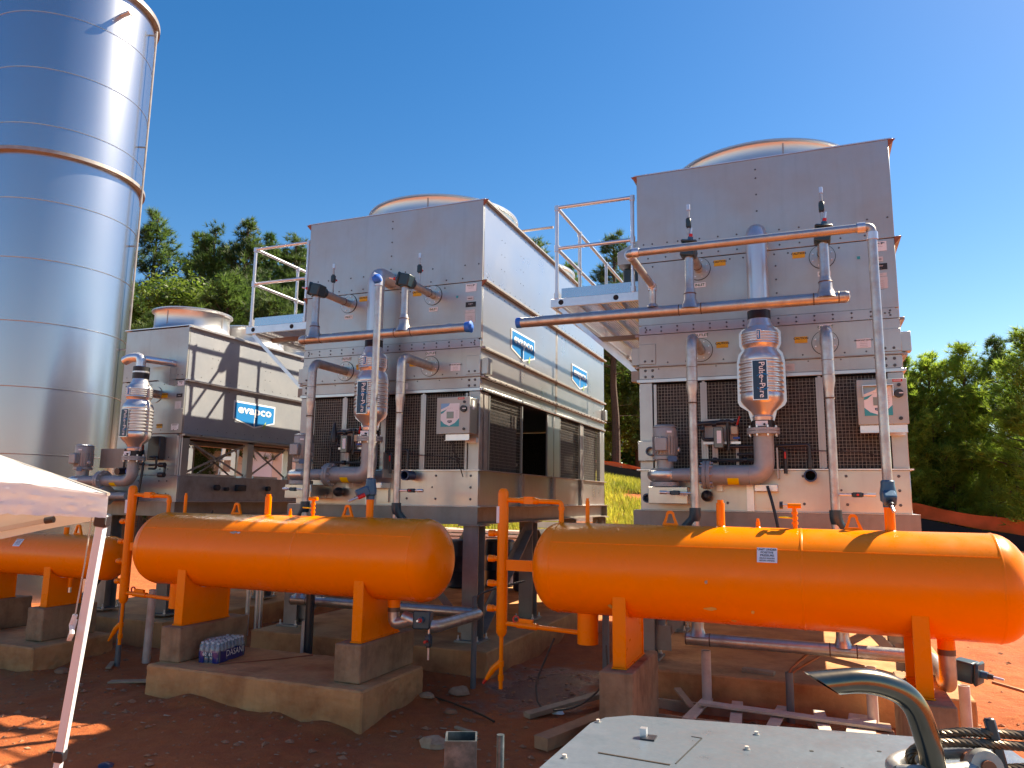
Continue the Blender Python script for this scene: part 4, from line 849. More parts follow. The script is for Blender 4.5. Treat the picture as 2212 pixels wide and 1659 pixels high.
# ---------------------------------------------------------------- sensor manifolds of black plastic pipe
def manifold(cx, label, variant):
    t = thing('sensor_manifold', label, 'pipe manifold', (cx-.3, 8.1, 2.43), 'black plastic sensor manifolds in front of the wire guards')
    y = 8.07; x = cx
    MB().box(x-.62, x-.27, 8.13, 8.14, 2.72, 2.96).build('backing_plate', M_ENCLW, t)
    MB().box(x-.62, x-.24, 8.09, 8.13, 2.69, 2.715).build('shelf_angle', M_BRIGHT, t)
    for dx in (-.52, -.49, -.28): MB().box(x+dx-.014, x+dx+.014, 8.12, 8.15, 2.43, 2.72).build('support_post', M_ENCLW, t)
    def pp(pts, r=.019, R=.03): MB().tube([(x+a, y+b, c) for a, b, c in pts], r, 10, R=R).build('black_pipe', M_BLACKP, t)
    pp([(-.74, 0, 2.90), (-.36, 0, 2.92), (-.28, 0, 2.90)], .026); pp([(-.36, -.02, 2.92), (-.36, -.02, 2.62)]); pp([(-.62, 0, 2.90), (-.62, 0, 2.74), (-.5, 0, 2.74)], .018)
    pp([(-.36, -.02, 2.66), (-.12, -.02, 2.66)], .016); pp([(-.72, 0, 2.72), (-.72, 0, 2.52), (-.1, 0, 2.52)], .016); pp([(-.28, 0, 2.58), (-.1, 0, 2.58)], .014)
    for a, b in ((-.50, 2.90), (-.42, 2.92), (-.36, 2.92), (-.28, 2.92), (-.62, 2.84), (-.20, 2.52), (-.5, 2.52)): MB().cyl((x+a-.02, y-.01, b), (x+a+.02, y-.01, b), .029, n=12).build('pipe_union', M_BLACKP, t)
    if variant: MB().lathe((x-.66, y-.02, 2.78), Z_, [(.045, 0), (.05, .06), (.035, .14), (.025, .2), (.012, .26)], 14).build('filter_housing', M_BLACKP, t)
    MB().box(x-.50, x-.40, y-.11, y-.01, 2.64, 2.86).build('flow_sensor', M_CLEARBOX, t, .008)
    MB().box(x-.465, x-.42, y-.114, y-.11, 2.69, 2.82).build('sensor_label', M_WHITE, t)
    MB().box(x-.33, x-.255, y-.07, y+.0, 2.78, 2.87).build('solenoid', M_BRASS, t, .008)
    MB().box(x-.31, x-.24, y-.04, y-.01, 2.735, 2.76).build('blue_lever', M_BLUEP, t, .006)
    h = MB().bar((x-.265, y-.05, 2.88), (x-.235, y-.07, 2.97), .022, .014).build('red_lever', M_RED, t, .004)
    # drain stub and bypass on the right of the chamber
    pp([(.10, 0, 2.66), (.42, 0, 2.67), (.42, 0, 2.43)], .017); pp([(.13, 0, 2.64), (.19, -.02, 2.62), (.19, -.02, 2.38)], .018)
    MB().box(x+.18, x+.20, y-.05, y-.035, 2.53, 2.60).build('red_lever', M_RED, t, .004)
    MB().box(x+.11, x+.125, 8.0, 8.2, 2.33, 2.64).build('support_angle', M_PANEL, t)
    MB().lathe((x+.42, 8.2, 2.36), -Y_, [(.055, 0), (.055, .12), (.062, .12), (.062, .20), (.048, .20), (.048, .02)], 24, cap=False).build('overflow_stub', M_BLUERING, t)
    MB().cyl((x+.42, 8.19, 2.36), (x+.42, 8.185, 2.36), .05, n=20).build('stub_bore', M_DARK, t)
    MB().cyl((x+.42, y-.01, 2.44), (x+.42, y-.01, 2.52), .026, n=12).build('pipe_union', M_BLACKP, t)
    MB().tube([(x+.02, 7.84, 2.25), (x+.06, 7.8, 2.1), (x+.10, 7.78, 1.9), (x+.14, 7.78, 1.6), (x+.3, 7.9, 1.3)], .015, 10, R=.12).build('black_hose', M_BLACK, t)
    # basin fittings
    MB().lathe((x-.60, 8.2, 2.15), -Y_, [(.02, 0), (.055, .04), (.06, .10), (.045, .14), (.02, .16)], 18).build('float_valve', M_BLACKP, t)
    b = MB().box(x-.115, x+.11, 7.99, 8.2, 2.20, 2.27).build('pipe_saddle', M_BRIGHT, t, .004); MB().box(x-.06, x+.10, 8.17, 8.2, 2.03, 2.2).build('saddle_leg', M_BASIN, b)
    MB().box(x-.20, x-.13, 8.12, 8.2, 2.0, 2.28).build('pipe_support', M_BRIGHT, t); MB().box(x-.5, x-.44, 8.12, 8.2, 2.2, 2.3).build('pipe_support', M_BRIGHT, t)
    if not variant:
        MB().box(x-1.33, x-1.15, 8.13, 8.2, 2.52, 2.74).build('make_up_box', M_PANEL, t, .006)
        for z, dx in ((2.62, -1.18), (2.12, -1.22)): MB().lathe((x+dx, 8.15, z), -Y_, [(.05, 0), (.05, .10), (.036, .10), (.036, .01)], 18, cap=True).build('side_stub', M_BLUERING, t)
    MB().cyl((x-.43 if variant else x+.19, 7.6, 2.10), (x-.43 if variant else x+.19, 7.62, 2.10), .04, n=18).build('pressure_gauge', M_BLACKP, t) if False else None
M_ENCLW = mat('grey_white_sheet', (.52, .50, .46), .1, .5, .3, 6); M_CLEARBOX = mat('smoky_cover', (.13, .13, .13), .2, .2); M_BRASS = mat('brass', (.42, .31, .22), .4, .4); M_BLUERING = mat('dark_blue_pvc', (.012, .04, .11), 0, .35)
manifold(-.445, 'black plastic pipe manifold with red lever on the right cooling unit', False)
manifold(-5.045, 'black plastic pipe manifold with filter cone on the middle cooling unit', True)
def small_manifold():
    t = thing('sensor_manifold', 'black pipes and red sensor box behind the small chamber by the silo', 'pipe manifold', (-8.9, 8.1, 2.4), 'black plastic sensor manifolds in front of the wire guards')
    def pp(pts, r=.016): MB().tube(pts, r, 10, R=.03).build('black_pipe', M_BLACKP, t)
    pp([(-9.2, 8.1, 2.95), (-9.2, 8.1, 2.52), (-9.0, 8.1, 2.52)]); pp([(-8.85, 8.05, 2.62), (-8.72, 8.05, 2.62), (-8.72, 8.05, 2.45), (-8.85, 8.05, 2.45)]); pp([(-8.85, 8.05, 2.50), (-8.55, 8.05, 2.51), (-8.55, 8.05, 2.35)])
    MB().box(-9.12, -9.02, 8.02, 8.1, 2.6, 2.8).build('sensor_box', M_REDBOX, t, .01); MB().cyl((-9.17, 8.0, 2.6), (-9.17, 8.0, 2.8), .028, n=12).build('sensor_tube', M_WHITE, t)
    MB().box(-8.95, -8.72, 8.08, 8.19, 2.58, 2.92).build('junction_box', M_BLACKP, t, .01)
    for z in (2.36, 2.5): MB().cyl((-8.6, 8.0, z), (-8.5, 8.0, z), .035, n=12).build('pipe_union', M_BLACKP, t)
    MB().cyl((-9.12, 7.75, 2.40), (-9.12, 7.95, 2.42), .05, n=16).build('butterfly_actuator', M_BLACKP, t); MB().box(-9.02, -8.94, 7.8, 7.9, 2.38, 2.43).build('blue_lever', M_BLUEP, t, .006)
    MB().lathe((-9.45, 7.8, 2.06), X_, [(.06, -.12), (.13, -.1), (.13, -.05), (.09, -.04), (.09, .05), (.14, .06), (.14, .12), (.05, .14), (.05, .5)], 22).build('suction_strainer', M_GREYP, t)
    MB().tube([(-8.82, 7.9, 2.7), (-8.74, 7.85, 2.5), (-8.75, 7.82, 2.1), (-8.78, 7.8, 1.7), (-8.8, 7.8, 1.2), (-8.6, 7.6, .7)], .016, 10, R=.2).build('black_hose', M_BLACK, t)
    MB().box(-9.75, -9.28, 7.98, 8.02, 2.46, 2.74).build('motor_guard_plate', M_STEEL, t)
M_REDBOX = mat('red_brown_plastic', (.35, .06, .03), 0, .4)
small_manifold()

# ---------------------------------------------------------------- orange tanks
def saddle(parent, x, yc, R, zc, z0, hw):
    """welded saddle: front and rear flange plates with a web cut round the shell"""
    s = MB()
    f = MB().box(x-.055, x+.055, yc-hw, yc-hw+.02, z0, zc-sqrt(max(0, (R+.005)**2-hw*hw))+.02 if hw < R else zc).build('saddle', M_ORANGE, parent, .004)
    MB().box(x-.055, x+.055, yc+hw-.02, yc+hw, z0, zc-sqrt(max(0, (R+.005)**2-hw*hw))+.02 if hw < R else zc).build('rear_plate', M_ORANGE, f, .004)
    n = 16; poly = [(-hw+.02, z0), (hw-.02, z0)]+[((hw-.02)*cos(pi*i/n), zc-sqrt(max(0, (R+.004)**2-((hw-.02)*cos(pi*i/n))**2))) for i in range(n+1)]
    mb = MB(); mb.prism([(a, b) for a, b in poly], (x+.045, yc, 0), Y_, Z_, .012); mb.build('web', M_ORANGE, f)
    MB().box(x-.06, x+.06, yc-hw-.01, yc+hw+.01, z0-.012, z0).build('foot_plate', M_ORANGE, f)
def lug(parent, x, y, z, s=1.0):
    outer = [(.075*cos(a)*1.0, .0) for a in (0,)]
    def ring(r, h, w_):
        p = [(-w_, 0), (w_, 0)]
        for i in range(9): a = -.2+(pi+.4)*i/8; p.append((r*cos(a), h+r*sin(a)))
        return p
    o = ring(.036*s, .095*s, .072*s); inn = ring(.019*s, .088*s, .036*s); inn = [(a, max(b, .028*s)) for a, b in inn]
    n = len(o); mb = MB(); th = .012
    vs = [(x+a, y-th, z+b) for a, b in o]+[(x+a, y-th, z+b) for a, b in inn]+[(x+a, y+th, z+b) for a, b in o]+[(x+a, y+th, z+b) for a, b in inn]
    fs = []
    for i in range(n):
        j = (i+1) % n
        fs += [(i, j, n+j, n+i), (2*n+i, 3*n+i, 3*n+j, 2*n+j), (i, 2*n+i, 2*n+j, j), (n+i, n+j, 3*n+j, 3*n+i)]
    mb.add(vs, fs); mb.build('lifting_lug', M_ORANGE, parent)
def chip_patch(parent, pts, R, yc, zc, m, name, lift=.002):
    """thin scrap lying on the shell: pts = (x, angle) outline; angle from -Y up"""
    mb = MB(); vs = [(x, yc-(R+lift)*cos(a), zc+(R+lift)*sin(a)) for x, a in pts]
    mb.add(vs, [tuple(range(len(vs)))]); return mb.build(name, m, parent, smooth=False)
def tank(dx, label, col_label, scuffs):
    R, yc, zc = .383, 6.4, 1.51; xa, xb = -2.09+dx, 1.17+dx
    t = thing('receiver_tank', label, 'tank', (dx-.45, yc, .78), 'horizontal orange pressure tanks')
    sh = MB().lathe((0, yc, zc), X_, [(R, xa), (R, xb)], 64, cap=False).build('shell', M_ORANGE, t)
    def dome(x, s):
        p = []
        for i in range(11): a = pi/2*i/10; p.append((R*cos(a)+1e-4, x+s*.235*sin(a)))
        MB().lathe((0, yc, zc), X_, p if s > 0 else p, 64, cap=False).build('dished_end', M_ORANGE, t)
    dome(xa, -1); dome(xb, 1)
    for x in (xa, (xa+xb)/2+.35, xb): MB().lathe((x, yc, zc), X_, [(R, -.012), (R+.003, -.004), (R+.004, .004), (R, .012)], 64, cap=False).build('weld_seam', M_ORANGE, t)
    a = radians(37); MB().bar((xa, yc-R*cos(a), zc+R*sin(a)), (xb, yc-R*cos(a), zc+R*sin(a)), .006, .006).build('long_seam', M_ORANGE, t)
    for x in (-1.495, .65): saddle(t, x+dx, yc, R, zc, .782, .335)
    zt = zc+R
    def stub(x, h, r, name='nozzle', collar=True):
        o = MB().cyl((x+dx, yc, zt-.02), (x+dx, yc, zt+h), r, n=16).build(name, M_ORANGE, t)
        MB().lathe((x+dx, yc, zt-.006), Z_, [(r+.012, 0), (r+.004, .008), (r, .012)], 16, cap=False).build('weld_collar', M_ORANGE, o)
        if collar: MB().cyl((x+dx, yc, zt+h), (x+dx, yc, zt+h+.025), r*.72, n=12).build('plug', M_ORANGE, o)
    stub(-1.85, .19, .018); stub(-.72, .19, .034); stub(-.43, .045, .016); stub(.525, .18, .037, collar=False)
    lug(t, -1.13+dx, yc, zt-.01); lug(t, .27+dx, yc, zt-.01)
    # service valve
    v = MB().cyl((-.15+dx, yc, zt-.02), (-.15+dx, yc, zt+.17), .017, n=14).build('service_valve', M_ORANGE, t)
    mb = MB()
    for z in (.03, .07, .11): mb.cyl((-.15+dx, yc, zt+z), (-.15+dx, yc, zt+z+.02), .024, n=8)
    mb.cyl((-.20+dx, yc, zt+.175), (-.10+dx, yc, zt+.175), .019, n=12); mb.build('valve_nuts', M_ORANGE, v)
    MB().bar((-.27+dx, yc-.01, zt+.085), (-.16+dx, yc-.01, zt+.08), .016, .012).build('valve_handle', M_YELLOW, v, .004)
    if dx > -1: MB().cyl((-.26+dx, yc, zt+.18), (-.235+dx, yc, zt+.18), .03, n=16).build('pressure_gauge', M_BLACKP, v); MB().cyl((-.235+dx, yc, zt+.18), (-.20+dx, yc, zt+.18), .008, n=8).build('gauge_stem', M_BRIGHT, v)
    # equalising valve on the tank nozzle
    x = .525+dx; b = MB().lathe((x, yc, zt+.18), Z_, [(.042, -.005), (.042, .03), (.058, .045), (.06, .10), (.05, .16), (.05, .19), (.042, .20)], 16).build('shut_off_valve', M_VALVEB, t)
    MB().bar((x-.005, yc-.03, zt+.27), (x-(.09 if dx < -1 else -.005), yc-.11, zt+.22), .09, .09).build('valve_bonnet', M_VALVEB, b, .01)
    d = V(-.6, -.55, -.35).normalized() if dx < -1 else V(.05, -.8, -.4).normalized(); p = V(x, yc-.10, zt+.22); MB().cyl(p, p+d*.07, .022, n=12).build('stem_seal', M_RED if dx < -1 else M_BLACKP, b); MB().cyl(p+d*.07, p+d*.17, .011, n=8).build('valve_stem', M_BRIGHT, b)
    # level column on the left
    cxx = -2.65+dx
    MB().lathe((cxx, yc, 0), Z_, [(.002, .875), (.03, .88), (.048, .91), (.05, .95), (.05, 2.13), (.047, 2.16), (.03, 2.185), (.002, 2.19)], 24, cap=False).build('level_column', M_ORANGE, t)
    for z in (1.78, 1.555, 1.335, 1.115):
        n_ = MB().cyl((cxx-.045, yc, z), (cxx-.11, yc, z), .024, n=14).build('sight_nipple', M_ORANGE, t); MB().cyl((cxx-.08, yc, z), (cxx-.135, yc, z), .031, n=14).build('nipple_cap', M_ORANGE, n_); MB().cyl((cxx-.135, yc, z), (cxx-.139, yc, z), .029, n=14).build('cap_face', M_PAPER, n_)
    MB().tube([(cxx, yc, 2.085), (-2.09+dx, yc, 2.07), (-2.09+dx, yc, zt-.06)], .023, 12, R=.035).build('upper_arm', M_ORANGE, t)
    MB().cyl((-2.09+dx, yc, 2.03), (-2.09+dx, yc, 2.0), .029, n=12).build('arm_collar', M_ORANGE, t); mb = MB(); mb.cyl((cxx+.17, yc, 2.08), (cxx+.34, yc, 2.076), .03, n=12); mb.box(cxx+.21, cxx+.30, yc-.03, yc+.03, 2.05, 2.115); mb.build('arm_valve', M_ORANGE, t)
    MB().tube([(cxx, yc, .995), (-1.85+dx-.08, yc, .965)], .021, 12).build('lower_arm', M_ORANGE, t)
    mb = MB(); mb.cyl((cxx+.15, yc, .99), (cxx+.34, yc, .983), .03, n=12); mb.bar((cxx+.17, yc, 1.03), (cxx+.30, yc, 1.025), .03, .03); mb.build('arm_valve', M_ORANGE, t)
    MB().lathe((cxx+.14, yc-.01, 1.035), Y_, [(.022, 0), (.034, 0), (.034, .012), (.022, .012), (.022, 0)], 14, cap=False).build('hand_wheel', M_RED, t)
    MB().cyl((-1.85+dx, yc, .88), (-1.85+dx, yc, zc-R+.06), .09, n=24).build('sump_boot', M_ORANGE, t)
    if dx > -1: MB().box(cxx+.04, xa-.16, yc-.02, yc+.02, 1.455, 1.55).build('column_strap', M_ORANGE, t)
    else: MB().box(cxx+.04, xa-.18, yc-.02, yc+.02, 1.46, 1.55).build('column_strap', M_ORANGE, t)
    dr = MB().cyl((cxx, yc, .43), (cxx, yc, .885), .019, n=12).build('drain_pipe', M_ORANGE, t)
    for z in (.62, .50): MB().cyl((cxx, yc, z), (cxx, yc, z+.05), .027, n=10).build('drain_coupling', M_ORANGE, dr)
    mb = MB(); mb.tube([(cxx, yc, .66), (cxx-.07, yc, .60), (cxx-.14, yc, .50)], .025, 10, rs=[.028, .03, .018]); mb.build('drain_valve', M_ORANGE, dr)
    MB().cyl((cxx-.13, yc, .515), (cxx-.17, yc, .46), .018, .012, n=10).build('drain_tip', M_RED if dx > -1 else M_ORANGE, dr)
    sticker('column_tag', t, (cxx-.03, yc-.047, 1.95), V(1, .4, 0), Z_, .03, .15, M_WHITE)
    MB().cyl((.84+dx, yc, 1.05), (.84+dx, yc, zc-R+.06), .058, n=18).build('outlet_nozzle', M_ORANGE, t)
    # warning label on the shell
    if dx > -1:
        a0, a1 = radians(21), radians(37.5)
        am = (a0+a1)/2; c = V(-.35, yc-(R+.002)*cos(am), zc+(R+.002)*sin(am)); nv = V(0, -cos(am), sin(am)); vv = V(0, sin(am), cos(am))
        s = sticker('warning_label', t, c, X_, vv, .145, .12, M_WHITE, [('UNIT UNDER', .022, .044, M_INK, .02, 1.05), ('POSITIVE', .022, .020, M_INK, .02, 1.05), ('PRESSURE', .022, -.004, M_INK, .02, 1.05), ('RELIEVE PRESSURE', .015, -.027, M_INK, .02, .9), ('BEFORE OPENING', .015, -.046, M_INK, .02, .9)], th=.004)
    rnd = random.Random(5)
    for (x, a, w_, h_, m) in scuffs:
        k = 9; pts = [(x+dx+w_*cos(2*pi*i/k)*rnd.uniform(.55, 1.1), radians(a)+h_/R*sin(2*pi*i/k)*rnd.uniform(.5, 1.1)) for i in range(k)]
        chip_patch(t, pts, R, yc, zc, m, 'paint_scrap')
tank(0, 'right orange receiver tank with a white pressure warning label, nearest in view', '', [(-.78, -38, .055, .022, M_TAPE), (-.47, -38, .018, .022, M_TAPE), (-.80, -4, .016, .018, M_CHIP), (-.62, -58, .03, .02, M_TAPE), (-1.58, -45, .025, .03, M_TAPE)])
tank(-4.6, 'middle orange receiver tank with a scraped patch, above the bottled water', '', [(-.86, 33, .05, .018, M_CHIP), (-.80, 33.5, .03, .012, M_PAPER), (-1.56, -60, .02, .03, M_TAPE)])
def small_tank():
    R, yc, zc = .254, 6.55, 1.345; xa, xb = -10.7, -7.70
    t = thing('receiver_tank', 'small orange receiver tank half hidden by the white canopy', 'tank', (-9.2, yc, .74))
    MB().lathe((0, yc, zc), X_, [(R, xa), (R, xb)], 56, cap=False).build('shell', M_ORANGE, t)
    for x, s in ((xa, -1), (xb, 1)):
        MB().lathe((0, yc, zc), X_, [(R*cos(pi/2*i/10)+1e-4, x+s*.15*sin(pi/2*i/10)) for i in range(11)], 56, cap=False).build('dished_end', M_ORANGE, t)
    for x in (-8.42, -9.60): saddle(t, x, yc, R, zc, .782, .225)
    MB().cyl((-8.30, yc, .98), (-8.30, yc, 1.13), .028, n=14).build('drain_nozzle', M_ORANGE, t); MB().cyl((-8.30, yc, .92), (-8.30, yc, .98), .02, n=12).build('drain_plug', M_BRIGHT, t)
    lug(t, -8.25, yc, zc+R-.01); MB().cyl((-8.45, yc, zc+R-.02), (-8.45, yc, zc+R+.08), .03, n=14).build('nozzle', M_ORANGE, t)
    am = radians(34); vv = V(0, sin(am), cos(am))
    sticker('warning_label', t, (-8.98, yc-(R+.002)*cos(am), zc+(R+.002)*sin(am)), X_, vv, .12, .10, M_WHITE, [('UNIT UNDER', .018, .034, M_INK, .02, 1), ('POSITIVE', .018, .014, M_INK, .02, 1), ('PRESSURE', .018, -.006, M_INK, .02, 1), ('RELIEVE PRESSURE', .012, -.024, M_INK, .02, .9)], th=.004)
small_tank()
# plinths and pads
def plinth(x0, x1, y0, y1, z0, z1, label): weather(solo(MB().box(x0, x1, y0, y1, z0, z1), 'concrete_plinth', M_CONCD, label, 'plinth', 'concrete plinths under the orange tanks', bevel=.010), .012, 5)
plinth(-6.21, -5.95, 5.97, 6.95, .432, .768, 'left concrete plinth of the middle tank, beside the bottled water')
plinth(-4.13, -3.85, 5.99, 6.97, .432, .768, 'right concrete plinth of the middle tank with white scuffs')
plinth(-1.63, -1.36, 5.95, 6.95, -.1, .768, 'left concrete plinth of the right tank behind the metal deck')
plinth(.52, .82, 5.93, 6.97, -.1, .768, 'right concrete plinth of the right tank behind the exhaust pipe')
plinth(-8.56, -8.29, 6.24, 6.95, .402, .768, 'right concrete plinth of the small tank behind the tent leg')
plinth(-9.74, -9.46, 6.24, 6.95, .402, .768, 'left concrete plinth of the small tank at the picture edge')
def pad(x0, x1, y0, y1, label, top=.43): weather(solo(MB().box(x0, x1, y0, y1, -.2, top), 'concrete_pad', M_CONC, label, 'concrete pad', 'low concrete pads under the tanks', bevel=.016), .022, 6)
pad(-6.2, -3.70, 5.81, 6.92, 'long concrete pad under the middle tank with bottled water on it')
pad(-10.4, -8.05, 5.98, 7.02, 'concrete pad under the small tank at the left edge', .40)
# ---------------------------------------------------------------- bottled water
def water_pack():
    t = thing('water_pack', 'shrink wrapped pack of bottled water with blue film on the concrete pad', 'water pack', (-5.75, 6.33, .43))
    import mathutils
    c = V(-5.73, 6.33, .432); ang = radians(8); ux = V(cos(ang), sin(ang), 0); uy = V(-sin(ang), cos(ang), 0)
    hx, hy = .118, .235
    for i in range(4):
        for j in range(8):
            p = c+ux*(-.09+.06*i)+uy*(-.206+.0588*j); k = .96+.06*random.random()
            b = MB().lathe(p, Z_, [(.025, 0), (.028, .01), (.028, .055), (.026, .06), (.028, .065), (.028, .13*k), (.018, .165*k), (.012, .18*k), (.012, .19*k)], 10).build('bottle', M_CLEARB, t); MB().cyl(p+Z_*.185*k, p+Z_*.2*k, .0145, n=10).build('bottle_cap', M_PAPER, b)
    # film: blue skirt and clear crumpled top
    mb = MB(); n = 40; rows = [0, .04, .08, .115]
    def ringpt(s, z, g):
        a = 2*pi*s; x = hx*g*max(-1, min(1, 1.35*cos(a))); y = hy*g*max(-1, min(1, 1.35*sin(a))); w_ = .006*noise.noise((x*30, y*30, z*30)); return c+ux*(x+w_)+uy*(y+w_)+Z_*z
    vs = [ringpt(j/n, z+(.02*noise.noise((j*.5, 0, 0)) if z > .1 else 0), 1.0) for z in rows for j in range(n)]
    mb.add(vs, [(i*n+j, i*n+(j+1) % n, (i+1)*n+(j+1) % n, (i+1)*n+j) for i in range(len(rows)-1) for j in range(n) if i*0+j not in (28, 29, 30, 31)]); mb.build('blue_film', M_BOTTLEW, t)
    mb = MB(); rows = [(.10, 1.0), (.16, 1.0), (.20, .93), (.214, .6), (.205, .05)]
    vs = [ringpt(j/n, z+.014*noise.noise((j*.9, z*40, 3)), g) for z, g in rows for j in range(n)]
    mb.add(vs, [(i*n+j, i*n+(j+1) % n, (i+1)*n+(j+1) % n, (i+1)*n+j) for i in range(len(rows)-1) for j in range(n)]); mb.build('clear_film', M_CLEAR, t)
    text('DASANI', t, c+ux*(hx+.006)+uy*.03+Z_*.075, uy, Z_, .085, M_WHITE, 0, 1.0, off=.004)
    text('60  61', t, c-uy*(hy+.006)+Z_*.085, ux, Z_, .045, M_WHITE, .01, 1.0, off=.004)
M_CLEARB = mat('bottle_plastic', (.10, .14, .18), .1, .12, spec=.8)
water_pack()

# ---------------------------------------------------------------- pipes, planks and scraps on the ground
def pole(x, y, h, r, m, name, label, cat, lean=(0, 0), group=None, cap=None):
    z = gh(x, y)-.05; mb = MB(); p, q = V(x, y, z), V(x+lean[0], y+lean[1], z+h); d = (q-p).normalized()
    u, v = frame(d); n = 16
    vs = [c+(u*cos(2*pi*i/n)+v*sin(2*pi*i/n))*rr for c, rr in ((p, r), (q, r), (q, r*.82), (q-d*.12, r*.82)) for i in range(n)]
    mb.add(vs, [(k*n+i, k*n+(i+1) % n, (k+1)*n+(i+1) % n, (k+1)*n+i) for k in range(3) for i in range(n)]+[tuple(3*n+i for i in range(n))])
    return solo(mb, name, m, label, cat, group, loc=(x, y, z))
pole(-1.02, 7.55, .60, .045, M_PVC, 'pvc_pipe', 'mud specked white pipe stub left of the pallet wood', 'pipe', group='white plastic pipe stubs standing in the clay')
pole(.39, 7.5, .60, .045, M_PVC, 'pvc_pipe', 'white pipe stub standing behind the exhaust pipe', 'pipe', group='white plastic pipe stubs standing in the clay')
pole(-5.44, 7.30, .66, .042, M_PVC, 'pvc_pipe', 'white pipe stub behind the middle tank pad', 'pipe', group='white plastic pipe stubs standing in the clay')
pole(-7.5, 7.02, .90, .045, M_PVC, 'pvc_pipe', 'tall white pipe stub left of the middle tank plinth', 'pipe', (.02, 0), group='white plastic pipe stubs standing in the clay')
pole(1.05, 7.2, .58, .042, M_PVC, 'pvc_pipe', 'white pipe stub at the right slab corner, under the tank valve', 'pipe', group='white plastic pipe stubs standing in the clay')
pole(-3.42, 7.50, .98, .030, M_CONDUIT, 'conduit', 'grey conduit rising beside the middle slab corner', 'conduit', group='grey electrical conduits rising from the clay')
pole(-7.10, 7.05, .70, .034, M_CONDUIT, 'conduit', 'grey conduit beside the tall white pipe stub', 'conduit', group='grey electrical conduits rising from the clay')
pole(-7.62, 6.72, 1.10, .030, M_CONDUIT, 'conduit', 'dark conduit behind the level column of the middle tank', 'conduit', group='grey electrical conduits rising from the clay')
pole(-.28, 7.45, .48, .034, M_CONDUIT, 'conduit', 'short grey conduit with copper lines behind the pallet', 'conduit', group='grey electrical conduits rising from the clay')
pole(-1.93, 7.30, 1.20, .034, M_CONDUIT, 'conduit', 'grey conduit behind the left leg of the right tank', 'conduit', group='grey electrical conduits rising from the clay')
pole(-5.35, 7.25, 1.05, .05, M_BLACKP, 'conduit', 'black conduit behind the left saddle of the middle tank', 'conduit', group='grey electrical conduits rising from the clay')
def hose(pts, r, m, label, name='hose', R=.25): solo(MB().tube(pts, r, 8, R=R, k=8), name, m, label, name, loc=pts[0])
hose([(-.28, 7.45, .50), (-.28, 7.45, .60), (-.1, 7.6, .75), (.0, 7.75, .80)], .012, M_COPPER, 'pair of copper lines bending out of the short conduit', 'copper_line', .1)
hose([(-.25, 7.45, .50), (-.26, 7.45, .58), (-.02, 7.6, .72), (.1, 7.8, .78)], .010, M_COPPER, 'thinner copper line bending right from the short conduit', 'copper_line', .1)
hose([(-2.42, 7.2, .75), (-2.55, 7.0, .35), (-2.45, 6.85, .16), (-2.1, 6.9, .2), (-1.85, 7.1, .42), (-1.93, 7.3, .75)], .010, M_ROPE, 'thin brown hose looping down left of the right tank', 'hose', .3)
hose([(1.16, 6.7, .80), (1.45, 6.6, .75), (1.75, 6.5, .45), (1.85, 6.3, .16), (1.95, 5.8, .14)], .012, M_COPPER, 'brown hose trailing from the right tank valve to the clay', 'hose', .3)
hose([(-3.40, 7.5, .98), (-3.38, 7.5, 1.08), (-3.2, 7.7, 1.15), (-3.0, 7.9, 1.2)], .012, M_ROPE, 'dark cable bending out of the conduit at the middle slab', 'cable', .1)
hose([(-7.0, 7.4, 1.9), (-7.15, 7.3, 1.3), (-7.05, 7.25, .9), (-6.85, 7.2, .7)], .012, M_BLACK, 'black cable hanging behind the level column of the middle tank', 'cable', .3)
hose([(-3.9, 7.05, .14), (-3.4, 6.9, .13), (-2.9, 6.6, .13), (-2.75, 6.5, .12)], .010, M_ROPE, 'dark cable lying on the clay right of the middle pad', 'cable', .3)
def plank(p, q, wd, ht, m, label, name='plank', cat='plank', group=None):
    mb = MB(); p, q = Vector(p), Vector(q); mb.bar(p, q, wd, ht); return solo(mb, name, m, label, cat, group, bevel=.004, loc=(p+q)/2-Z_*ht/2)
plank((-2.50, 6.66, .16), (-2.00, 7.46, .22), .10, .045, M_WOOD, 'weathered plank lying beside the wet mud', group='loose timber on the clay')
plank((-2.10, 5.92, .18), (-1.72, 6.95, .20), .14, .10, M_TIMBER, 'squared timber beam lying left of the metal deck', 'timber_beam', 'timber', 'loose timber on the clay')
plank((-6.95, 6.05, .14), (-6.42, 6.32, .15), .10, .02, M_WOOD, 'thin splintered board left of the middle pad', group='loose timber on the clay')
plank((-7.72, 6.75, .14), (-7.5, 6.5, .14), .06, .02, M_WOOD, 'short dark board between the two left pads', group='loose timber on the clay')
plank((-2.95, 6.12, .15), (-2.70, 6.02, .15), .035, .02, M_WOOD, 'small stick of wood on the clay near the square tube', group='loose timber on the clay')
plank((-.73, 8.0, .46), (-.43, 7.94, .46), .09, .04, M_WOOD, 'short brown board lying on the right slab', group='loose timber on the clay')
solo(MB().tube([(-5.55, 6.1, .437), (-5.2, 6.5, .437), (-4.98, 6.84, .437)], .006, 6), 'rebar', M_RUST, 'thin rusty rod lying across the middle pad', 'rod')
